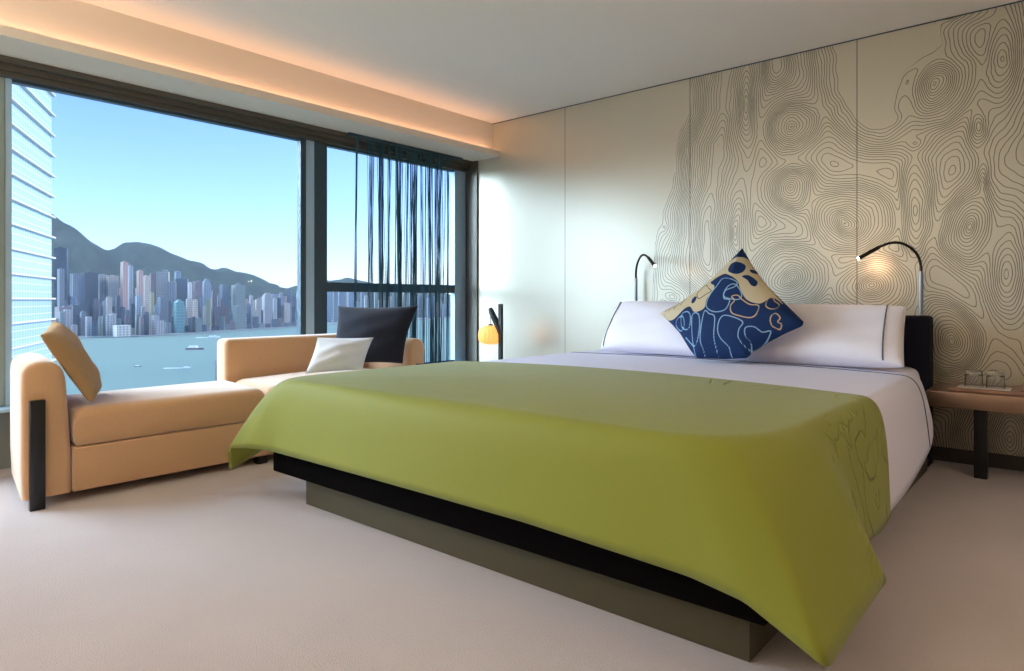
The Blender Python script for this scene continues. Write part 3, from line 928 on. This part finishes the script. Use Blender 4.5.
prof = [(0.02, .115), (.05, .112), (.085, .09), (.106, .05), (.11, 0), (.106, -.05), (.085, -.085), (.05, -.10), (.02, -.102)]
bm = bmesh.new(); n = 72; rings = []
for (r, z) in prof:
    z *= .80
    rings.append([bm.verts.new(((r * (1 + .035 * math.cos(18 * 2 * PI * k / n) * min(1, r / .08))) * math.cos(2 * PI * k / n) - .125, r * (1 + .035 * math.cos(18 * 2 * PI * k / n) * min(1, r / .08)) * math.sin(2 * PI * k / n), 675e-3 + z)) for k in range(n)])
for A, B in zip(rings[:-1], rings[1:]):
    for k in range(n): bm.faces.new((A[k], B[k], B[(k + 1) % n], A[(k + 1) % n]))
bm.faces.new(rings[0]); bm.faces.new(list(reversed(rings[-1])))
bmesh.ops.recalc_face_normals(bm, faces=bm.faces)
mb = MB(); mb.merge(bm)
m, nt, p = new_mat('lantern_paper')
lw = N(nt, 'ShaderNodeLayerWeight'); lw.inputs[0].default_value = .35
p.inputs['Base Color'].default_value = lin(250, 170, 90)
p.inputs['Emission Color'].default_value = (1.0, .42, .11, 1)
p.inputs['Emission Strength'].default_value = 1.2
M['lantern_paper'] = m
o = mb.build('lamp_shade', m, ln_, angle=60); o['label'] = 'glowing orange ribbed paper shade'
MB().lathe([(0, .105), (.02, .105), (.024, .09), (0, .09)], n=16, c=(-.125, 0, .675)).build('shade_cap', M['lantern_wood'], ln_)

HAZE = 0.000035
# ------------------------------------------------------------------ harbour, hills and city outside the window
ZS = -99.0
def facade(name, col, win, sx=5.6, sz=7.0, amt=.75, rough=.5):
    m, nt, p = new_mat(name)
    tc = N(nt, 'ShaderNodeTexCoord'); s = N(nt, 'ShaderNodeSeparateXYZ'); nt.links.new(tc.outputs['Object'], s.inputs[0])
    hx = math_(nt, 'ADD', s.outputs[0], s.outputs[1])
    a = math_(nt, 'GREATER_THAN', math_(nt, 'FRACT', math_(nt, 'DIVIDE', hx, sx)), .45)
    b = math_(nt, 'GREATER_THAN', math_(nt, 'FRACT', math_(nt, 'DIVIDE', s.outputs[2], sz)), .35)
    k = math_(nt, 'MULTIPLY', math_(nt, 'MULTIPLY', a, b), amt)
    nt.links.new(mixc(nt, k, col, win), p.inputs['Base Color'])
    p.inputs['Roughness'].default_value = rough; p.inputs['Specular IOR Level'].default_value = .3
    return m
FC = {
    'slate blue': facade('slate_blue_facade', lin(95, 110, 125), lin(61, 73, 88)),
    'pale grey': facade('pale_grey_facade', lin(150, 153, 157), lin(92, 102, 112), sx=7.4),
    'mauve': facade('mauve_facade', lin(111, 103, 112), lin(71, 70, 81)),
    'cream': facade('cream_facade', lin(177, 171, 162), lin(108, 110, 115), sx=5.0),
    'pink': facade('pink_facade', lin(173, 147, 141), lin(116, 101, 102), sx=6.2),
    'teal': facade('teal_facade', lin(89, 135, 140), lin(56, 98, 108), sx=4.3, sz=9),
    'grey-green': facade('grey_green_facade', lin(115, 130, 130), lin(78, 94, 99), sx=5.0),
    'light blue': facade('light_blue_facade', lin(132, 148, 162), lin(84, 104, 123), sx=6.2),
    'white': facade('white_facade', lin(190, 190, 189), lin(122, 128, 133), sx=8.7),
    'yellow': facade('yellow_facade', lin(165, 161, 128), lin(103, 105, 97), sx=5.0),
    'dark blue': facade('dark_blue_facade', lin(61, 75, 92), lin(40, 51, 67), sx=5.0),
}
SHORE = [(-620, 338), (-60, 341), (55, 339), (75, 338.5), (150, 336.5), (200, 333.5), (250, 330), (300, 326.5), (330, 324), (380, 321), (460, 318), (620, 314)]
def shore_depth(u):
    v = float(np.interp(u, [a for a, _ in SHORE], [b for _, b in SHORE]))
    return (1 - ZS) * F / (v - 300)
SITES = []
def tower(u0, u1, vtop, back, colour, label, style=0, group=None, cat='tower', seed=0):
    u = (u0 + u1) / 2
    dep = shore_depth(u) + back
    p = at_depth(u, 300, dep)
    zt = 1 + (300 - vtop) / F * dep
    wd = (u1 - u0) / F * dep
    d = ray(u, 300); az = math.atan2(d.y, d.x) + PI / 2
    rr = random.Random(int(u0 * 13 + vtop * 7 + seed))
    a = az + rr.choice((.25, .35, .45, -.15))
    t = abs(math.cos(a - az)) + .8 * abs(math.sin(a - az))
    wx = wd / t; wy = wx * .8
    rad = .5 * math.hypot(wx, wy)
    for _ in range(60):
        hit = [q for q in SITES if math.hypot(q[0] - p.x, q[1] - p.y) < q[2] + rad + .5]
        if not hit: break
        k = (dep + 9) / dep; dep += 9; p = Vector((p.x * k, p.y * k, 1.0)); wx *= k; wy *= k; rad *= k
        zt = 1 + (300 - vtop) / F * dep
    zt = max(zt, ZS + 16)
    SITES.append((p.x, p.y, rad))
    h = zt - (ZS + 2)
    b = MB()
    n_ = min(wx, wy) * .14
    hw, hd = wx / 2, wy / 2
    if style == 0:      # residential slab with notched bays
        pl = [(-hw, -hd), (-n_ * .6, -hd), (-n_ * .6, -hd + n_), (n_ * .6, -hd + n_), (n_ * .6, -hd), (hw, -hd), (hw, -n_ * .6), (hw - n_, -n_ * .6), (hw - n_, n_ * .6), (hw, n_ * .6), (hw, hd), (-hw, hd)]
        b.prism(pl, 0, h * .985); b.box((-hw * .35, -hd * .35, h * .98), (hw * .35, hd * .35, h))
    elif style == 1:    # stepped crown
        b.box((-hw, -hd, 0), (hw, hd, h * .90)); b.box((-hw * .8, -hd * .8, h * .9), (hw * .8, hd * .8, h * .96)); b.box((-hw * .45, -hd * .45, h * .96), (hw * .45, hd * .45, h))
    elif style == 2:    # pyramid roof
        b.box((-hw, -hd, 0), (hw, hd, h * .90))
        bm = bmesh.new(); bmesh.ops.create_cone(bm, cap_ends=True, segments=4, radius1=1, radius2=0.05, depth=1)
        bmesh.ops.transform(bm, matrix=Matrix.Translation((0, 0, h * .95)) @ Matrix.Diagonal((hw * 1.38, hd * 1.38, h * .10, 1)) @ Matrix.Rotation(PI / 4, 4, 'Z'), verts=bm.verts); b.merge(bm)
    elif style == 3:    # spire
        b.box((-hw, -hd, 0), (hw, hd, h * .93)); b.box((-hw * .4, -hd * .4, h * .93), (hw * .4, hd * .4, h * .96)); b.tube([(0, 0, h * .95), (0, 0, h)], [wx * .05, wx * .015], n=6)
    else:               # plain office block with plant room
        b.box((-hw, -hd, 0), (hw, hd, h * .97)); b.box((-hw * .7, -hd * .2, h * .97), (hw * .1, hd * .6, h))
    o = b.build('office_tower' if style in (1, 2, 3, 4) else 'apartment_tower', FC[colour], smooth=False, loc=(p.x, p.y, ZS + 2))
    o.rotation_euler = (0, 0, a)
    tag(o, label, cat, group)
    return o
feat = [
    (55, 67, 247, 330, 'dark blue', 'tallest dark blue tower beside the white glass tower, below the steep hill', 0),
    (58, 64, 268, 200, 'slate blue', 'slate tower just in front of the tallest dark blue one', 0),
    (71, 83, 273, 300, 'slate blue', 'slate apartment tower, first of the close slab row near the tallest dark tower', 0),
    (83, 97, 272, 300, 'dark blue', 'wide dark blue slab between the slate slab and the whitish slab', 0),
    (98, 107, 274, 330, 'pale grey', 'pale slab with sunlit top to the window side of the tall pink tower', 0),
    (107, 118, 275, 330, 'cream', 'cream slab beside the tall pink tower', 0),
    (121, 128, 261, 300, 'pink', 'tallest slim pink tower standing alone below the hill saddle', 0),
    (128, 133, 265, 380, 'light blue', 'thin light blue tower just behind the tallest pink tower', 0),
    (137, 143, 270, 320, 'pink', 'pale pink tower, taller of the pink pair', 0),
    (143, 149, 275, 320, 'cream', 'cream tower, shorter of the pale pair beside the pink one', 0),
    (150, 156, 273, 420, 'mauve', 'mauve tower behind the broad whitish block', 0),
    (157, 169, 270, 380, 'cream', 'broad cream block standing highest on the middle hillside', 4),
    (175, 181, 271, 420, 'light blue', 'light blue tower rising behind the teal roofed tower', 0),
    (168, 176, 281, 330, 'pale grey', 'pale grey tower between the broad cream block and the slate slab', 0),
    (176, 188, 278, 300, 'slate blue', 'broad slate slab above the teal tower with pyramid roof', 0),
    (188, 192, 282, 250, 'white', 'narrow bright white tower at the middle of the skyline', 0),
    (193, 202, 280, 260, 'mauve', 'greyish mauve tower next to the narrow white tower', 4),
    (202, 211, 279, 280, 'light blue', 'light blue tower with stepped crown past the mauve tower', 1),
    (174, 184, 299, 60, 'teal', 'teal glass tower with pyramid roof by the waterfront', 2),
    (150, 154, 292, 120, 'yellow', 'thin yellowish tower near the waterfront', 0),
    (158, 168, 296, 130, 'slate blue', 'slate tower beside the teal pyramid-roofed tower', 4),
    (206, 211, 299, 90, 'yellow', 'narrow yellowish tower past the teal tower near the shore', 0),
    (220, 229, 284, 240, 'slate blue', 'slate tower before the grey-green tower with the spire', 0),
    (232, 245, 282, 200, 'grey-green', 'broad grey-green office tower with a spire', 3),
    (233, 246, 305, 80, 'grey-green', 'lower grey-green office block in front of the spire tower', 4),
    (255, 261, 299, 180, 'cream', 'cream tower at the thin end of the skyline', 0),
    (262, 272, 293, 200, 'pale grey', 'pale grey twin-width tower near the window mullion', 1),
    (273, 277, 298, 180, 'white', 'slim white tower near the window mullion', 0),
    (114, 130, 325, 12, 'white', 'low white hall standing at the water edge', 4),
    (153, 164, 320, 25, 'pale grey', 'low pale block on the shore below the slate towers', 4),
    (56, 70, 306, 150, 'mauve', 'dark mauve block beside the white glass tower', 4),
    (70, 88, 304, 140, 'dark blue', 'wide low dark blue block near the shore', 4),
]
for i, (a, b_, v, bk, c, lb, st) in enumerate(feat):
    tower(a, b_, v, bk, c, lb, st, seed=i)
rc = random.Random(21)
rows = [('front', 55, 302, 30, 90, (308, 324), 5.0, 'low %s tower in the front row along the far shore', ['slate blue', 'mauve', 'dark blue', 'pale grey', 'grey-green']),
        ('mid', 60, 302, 150, 240, (289, 306), 4.6, 'mid-height %s tower behind the front row of the far shore', ['slate blue', 'mauve', 'light blue', 'cream', 'dark blue']),
        ('rear', 100, 304, 420, 560, (277, 293), 4.6, '%s tower half hidden in the rear row below the hills', ['slate blue', 'mauve', 'pale grey', 'light blue', 'pink']),
        ('pane', 327, 462, 60, 300, (284, 305), 4.6, '%s tower seen through the narrow window beyond the string curtain', ['pale grey', 'light blue', 'cream', 'grey-green'])]
for (nm, ua, ub, b0, b1, (va, vb), step, lab, cols) in rows:
    u = ua
    while u < ub:
        wpx = step * rc.uniform(.7, 1.35)
        c = rc.choice(cols)
        f = (u - 55) / 250
        v = rc.uniform(va, vb) + (4 + 5 * f if nm != 'pane' else 0)
        if nm == 'front' and u < 110: v -= 4
        tower(u, u + wpx, v, rc.uniform(b0, b1), c, lab % c, rc.choice((0, 0, 0, 1, 4)), group='%s %s towers' % (c, {'front': 'shore row', 'mid': 'middle row', 'rear': 'rear row', 'pane': 'narrow window'}[nm]))
        u += wpx * rc.uniform(.85, 1.15)

# sea, shore land and hills
m, nt, p = new_mat('harbour_water')
geo = N(nt, 'ShaderNodeNewGeometry')
nz = N(nt, 'ShaderNodeTexNoise'); nz.inputs['Scale'].default_value = .05; nz.inputs['Detail'].default_value = 5
nt.links.new(geo.outputs['Position'], nz.inputs['Vector'])
bp = N(nt, 'ShaderNodeBump'); bp.inputs['Strength'].default_value = .35; bp.inputs['Distance'].default_value = 3
nt.links.new(nz.outputs['Fac'], bp.inputs['Height']); nt.links.new(bp.outputs['Normal'], p.inputs['Normal'])
nz2 = N(nt, 'ShaderNodeTexNoise'); nz2.inputs['Scale'].default_value = .004; nz2.inputs['Detail'].default_value = 3
nt.links.new(geo.outputs['Position'], nz2.inputs['Vector'])
nt.links.new(mixc(nt, nz2.outputs['Fac'], lin(78, 104, 96), lin(92, 116, 106)), p.inputs['Base Color'])
p.inputs['Roughness'].default_value = .6
M['water'] = m
b = MB(); b.grid([[Vector((x, y, ZS)) for y in (-3000, -500, 1500, 4000, 9000)] for x in (-9000, -4000, -1500, -400, 300)])
for v in b.bm.verts: pass
o = b.build('sea', M['water'], smooth=False)
if o.data.polygons[0].normal.z < 0: o.data.flip_normals()
struct(o)
M['land'] = mat('shore_ground', lin(112, 122, 126), .9, noise=.2, nscale=.02)
b = MB()
us = list(range(-620, 640, 14))
A = [at_depth(u, 300, shore_depth(u)) for u in us]; B = [at_depth(u, 300, shore_depth(u) + 1500) for u in us]
P = []
for a, c in zip(A, B):
    P.append([Vector((a.x, a.y, ZS - 3)), Vector((a.x, a.y, ZS + 2)), Vector((c.x, c.y, ZS + 3)), Vector((c.x, c.y, ZS - 3))])
b.grid(P); bmesh.ops.recalc_face_normals(b.bm, faces=b.bm.faces)
struct(b.build('shore_land', M['land'], smooth=False))
RIDGE = [(-620, 298), (-480, 272), (-330, 240), (-160, 215), (-60, 196), (0, 195), (40, 206), (55, 217), (75, 231), (95, 246), (108, 250), (118, 244), (130, 240.5), (142, 239.5), (155, 245), (180, 257), (195, 264), (215, 267), (230, 270.5), (240, 273), (248, 272), (262, 278), (280, 286), (292, 288), (300, 285), (318, 282), (330, 279.5), (350, 278), (370, 281), (390, 285), (420, 290), (460, 294), (560, 297), (680, 298)]
m, nt, p = new_mat('wooded_hillside')
geo = N(nt, 'ShaderNodeNewGeometry')
nz = N(nt, 'ShaderNodeTexNoise'); nz.inputs['Scale'].default_value = .009; nz.inputs['Detail'].default_value = 8
nt.links.new(geo.outputs['Position'], nz.inputs['Vector'])
nt.links.new(mixc(nt, nz.outputs['Fac'], lin(10, 26, 32), lin(60, 80, 72)), p.inputs['Base Color'])
p.inputs['Roughness'].default_value = 1; p.inputs['Specular IOR Level'].default_value = 0
b = MB(); P = []
un = np.concatenate([np.arange(-620, -60, 10.0), np.arange(-60, 681, 3.0)])
vr = np.interp(un, [a for a, _ in RIDGE], [c for _, c in RIDGE])
vr = np.convolve(np.pad(vr, 2, mode='edge'), np.ones(5) / 5, mode='valid')
for i, u in enumerate(un):
    sd = shore_depth(u); row = []
    d1 = sd + 1900
    zr = 1 + (300 - vr[i]) / F * d1
    for k in range(46):
        t = k / 32
        dep = sd + 450 + 1450 * t
        q = at_depth(u, 300, dep)
        hh = (zr - ZS) * (t ** 1.15 if t <= 1 else max(0, 1 - (t - 1) * 2.4))
        n1 = float(vnoise(np.array(q.x / 300. + 5), np.array(q.y / 300.))); n2 = float(vnoise(np.array(q.x / 80.), np.array(q.y / 80.))); n1 = .35 - abs(n1) * 1.3
        e = min(1, 4 * t * (1 - t)) if t <= 1 else 0
        hh *= 1 + e * (.60 * n1 + .26 * n2 - .20)
        hh += (16 * n2 * min(1, t) if t <= 1.05 else 0)
        row.append(Vector((q.x, q.y, ZS + hh)))
    P.append(row)
b.grid(P); bmesh.ops.recalc_face_normals(b.bm, faces=b.bm.faces)
o = b.build('hills', m, angle=180)
if sum(q.normal.z for q in o.data.polygons) < 0: o.data.flip_normals()
struct(o)

# boats on the harbour
M['hull_white'] = mat('boat_white', lin(236, 238, 238), .5)
M['hull_dark'] = mat('boat_dark', lin(60, 72, 84), .6)
M['hull_red'] = mat('ferry_hull', lin(120, 96, 104), .6)
M['foam'] = mat('wake_foam', lin(226, 238, 240), .9)
def boat(u, v, Lm, mat_h, heading, label, wake=0, cat='boat', decks=1):
    dep = (1 - ZS) * F / (v - 300)
    p = at_depth(u, 300, dep)
    t = empty('boat', (p.x, p.y, ZS), heading); tag(t, label, cat)
    w = Lm * .26
    b = MB(); b.prism([(-Lm / 2, -w / 2), (Lm * .25, -w / 2), (Lm / 2, 0), (Lm * .25, w / 2), (-Lm / 2, w / 2)], -.3, Lm * .10)
    b.build('hull', mat_h, t, smooth=False)
    b = MB()
    for k in range(decks): b.box((-Lm * (.38 - .05 * k), -w * .38, Lm * (.10 + .06 * k)), (Lm * (.16 - .06 * k), w * .38, Lm * (.16 + .06 * k)))
    b.build('cabin', M['hull_white'], t, smooth=False)
    if wake:
        b = MB(); b.prism([(-Lm / 2, -w * .3), (-Lm / 2 - wake, -w * .9), (-Lm / 2 - wake, w * .9), (-Lm / 2, w * .3)], .02, .25)
        b.build('wake', M['foam'], t, smooth=False)
hd = math.atan2(RT.y, RT.x)
boat(195, 349.5, 34, M['hull_red'], hd + .1, 'long dark-hulled ferry in the middle of the harbour', decks=2, cat='ferry')
boat(187, 368, 12, M['hull_white'], hd + .12, 'small white motorboat trailing a long wake', wake=26)
boat(138, 366.5, 11, M['hull_dark'], hd - .2, 'small dark boat in the open water near the sofa cushion')
boat(214, 337.5, 30, M['hull_white'], hd + .2, 'white boat close to the far shore', wake=30)

# glass office tower next door
tw = empty('glass_tower', (0, 0, ZS))
d = (FW + RT * ((238 - 512) / F)); d.z = 0; d.normalize()
e0 = at_depth(51.5, 300, 131)
nrm = Vector((-d.y, d.x, 0));
if nrm.dot(Vector((0, 0, 0)) - e0) < 0: nrm = -nrm
tw.location = (e0.x, e0.y, ZS)
tw.rotation_euler = (0, 0, math.atan2(-d.y, -d.x))
# local x: along the facade towards the room, local y: +/- normal
sgn = 1 if Vector((-math.sin(tw.rotation_euler.z), math.cos(tw.rotation_euler.z), 0)).dot(nrm) > 0 else -1
tag(tw, 'white glass office tower with horizontal floor ledges just outside the window', 'tower')
m, nt, p = new_mat('tower_curtain_wall')
tc = N(nt, 'ShaderNodeTexCoord'); s = N(nt, 'ShaderNodeSeparateXYZ'); nt.links.new(tc.outputs['Object'], s.inputs[0])
gx = math_(nt, 'FRACT', math_(nt, 'DIVIDE', s.outputs[0], 1.5)); gz = math_(nt, 'FRACT', math_(nt, 'DIVIDE', s.outputs[2], 1.335))
ln = math_(nt, 'MAXIMUM', math_(nt, 'LESS_THAN', gx, .10), math_(nt, 'LESS_THAN', gz, .09))
nt.links.new(mixc(nt, ln, lin(168, 202, 228), lin(232, 238, 242)), p.inputs['Base Color'])
p.inputs['Roughness'].default_value = .25; p.inputs['Specular IOR Level'].default_value = .8
MB().box((0, -16 if sgn > 0 else 0, 0), (34, 0 if sgn > 0 else 16, 165)).build('glass_facade', m, tw, smooth=False)
M['ledge'] = mat('tower_ledge', lin(214, 212, 208), .6)
z0 = 1.26 - ZS
for k in range(-14, 18):
    z = z0 + 4.0 * k
    a, c = (0.0, .6) if sgn > 0 else (-.6, 0.0)
    MB().box((-.75, a, z - .16), (34, c, z + .16)).build('floor_ledge', M['ledge'], tw, smooth=False)

# sea haze over the harbour
m = bpy.data.materials.new('sea_haze'); m.use_nodes = True
nt = m.node_tree; nt.nodes.clear()
out = N(nt, 'ShaderNodeOutputMaterial'); vs = N(nt, 'ShaderNodeVolumeScatter')
vs.inputs['Color'].default_value = (.80, .90, 1, 1); vs.inputs['Density'].default_value = HAZE; vs.inputs['Anisotropy'].default_value = .2
nt.links.new(vs.outputs[0], out.inputs['Volume'])
if HAZE > 0:
    o = MB().box((-8500, -2500, ZS - 1), (-250, 8500, 330)).build('sea_haze', m, smooth=False)
    o['kind'] = 'stuff'


# ------------------------------------------------------------------ lights
def area(name, loc, size, power, col, rot=(0, 0, 0), sy=None, shape='RECTANGLE', spread=PI):
    L = bpy.data.lights.new(name, 'AREA'); L.energy = power; L.color = col; L.shape = shape
    L.size = size
    if shape in ('RECTANGLE', 'ELLIPSE'): L.size_y = sy or size
    L.spread = spread
    o = bpy.data.objects.new(name, L); o.location = loc; o.rotation_euler = rot
    return link(o)
# LED strip inside the beam's ledge
area('led_strip_light', (-4.425, 1.4, 2.447), .03, 7.5, (1, .53, .34), rot=(PI, 0, 0), sy=6.9)
# added ceiling downlights, unseen around the camera, to brighten the room
spots = [(-1.5, .0), (.8, 1.4), (.9, 2.7), (-1.6, -1.2), (.2, -1.0)]
M['added_downlight'] = emit_mat('added_downlight_lens', (1, .93, .84, 1), 6)
for i, (x, y) in enumerate(spots):
    t = empty('added_ceiling_downlight', (x, y, ZC))
    MB().lathe([(.045, -.002), (.06, -.002), (.06, -.008), (.045, -.006)], n=24).build('trim_ring', M['ceiling'], t)
    MB().lathe([(0, -.003), (.044, -.003), (.044, -.001), (0, -.001)], n=24).build('lens', M['added_downlight'], t)
    tag(t, 'added round ceiling spot out of view, brightening the room', 'added_downlight', 'added ceiling downlights')
    L = bpy.data.lights.new('added_downlight_lamp', 'SPOT'); L.energy = 50 if y > 2 else 25; L.color = (1, .78, .58); L.spot_size = math.radians(150); L.spot_blend = 1.0; L.shadow_soft_size = .25
    o = bpy.data.objects.new('added_downlight_lamp', L); o.location = (x, y, ZC - .27); link(o)
# reading-lamp beams
for (t, e, dn), pw in ((l1, 1.8), (l2, .35)):
    L = bpy.data.lights.new('reading_beam', 'POINT'); L.energy = pw; L.color = (1, .60, .34); L.shadow_soft_size = .02
    o = bpy.data.objects.new('reading_beam', L); link(o); o.location = Vector(t.location) + e + dn * .025
# torchiere uplighter added unseen behind the camera to brighten the ceiling
t = empty('added_floor_lamp', (-2.7, -1.3, 0)); tag(t, 'added unseen torchiere with an upturned white bowl, brightening the ceiling', 'floor lamp')
MB().lathe([(0, 0), (.15, 0), (.15, .015), (.02, .03), (0, .03)], n=32).build('base', M['black'], t)
MB().tube([(0, 0, .02), (0, 0, 1.72)], .012, n=14).build('pole', M['black'], t)
MB().lathe([(.0, 1.70), (.05, 1.705), (.13, 1.76), (.17, 1.83), (.165, 1.83), (.125, 1.77), (.045, 1.715), (0, 1.712)], n=40).build('lamp_shade', M['ceiling'], t)
L = bpy.data.lights.new('added_torchiere_bulb', 'POINT'); L.energy = 210; L.color = (1, .93, .80); L.shadow_soft_size = .06
o = bpy.data.objects.new('added_torchiere_bulb', L); o.location = (-2.7, -1.3, 1.80); link(o)

# sun and sky
SUN = Vector((.32, .82, .45)).normalized()
L = bpy.data.lights.new('sun', 'SUN'); L.energy = 3.4; L.color = (1, .86, .72); L.angle = math.radians(1)
o = bpy.data.objects.new('sun', L); link(o)
o.rotation_euler = SUN.to_track_quat('Z', 'Y').to_euler()
# extra broad sun lamp added to boost the daylight through the windows
L = bpy.data.lights.new('added_daylight_sun', 'SUN'); L.energy = 13; L.color = (.68, .85, 1.0); L.angle = math.radians(60)
o = bpy.data.objects.new('added_daylight_sun', L); link(o)
o.rotation_euler = Vector((-.70, -.64, .55)).to_track_quat('Z', 'Y').to_euler()
w = bpy.data.worlds.new('world'); SC.world = w; w.use_nodes = True
nt = w.node_tree
bg = nt.nodes['Background']
sky = N(nt, 'ShaderNodeTexSky'); sky.sky_type = 'NISHITA'; sky.sun_disc = False
sky.sun_elevation = math.asin(SUN.z); sky.sun_rotation = math.atan2(SUN.x, SUN.y)
sky.air_density = 1.0; sky.dust_density = 0.4; sky.ozone_density = 1.5
nt.links.new(mixc(nt, 1.0, sky.outputs[0], (.66, .83, 1.28, 1)), bg.inputs[0]); nt.nodes['Mix'].blend_type = 'MULTIPLY'; bg.inputs[1].default_value = 0.29

SC.view_settings.view_transform = 'Standard'; SC.view_settings.look = 'None'
SC.view_settings.exposure = 0.0; SC.view_settings.gamma = 1.0; SC.view_settings.use_curve_mapping = False
SC.cycles.use_denoising = True
SC.cycles.max_bounces = 8; SC.cycles.diffuse_bounces = 5; SC.cycles.glossy_bounces = 4; SC.cycles.transparent_max_bounces = 12; SC.cycles.transmission_bounces = 8
SC.cycles.sample_clamp_indirect = 6.0
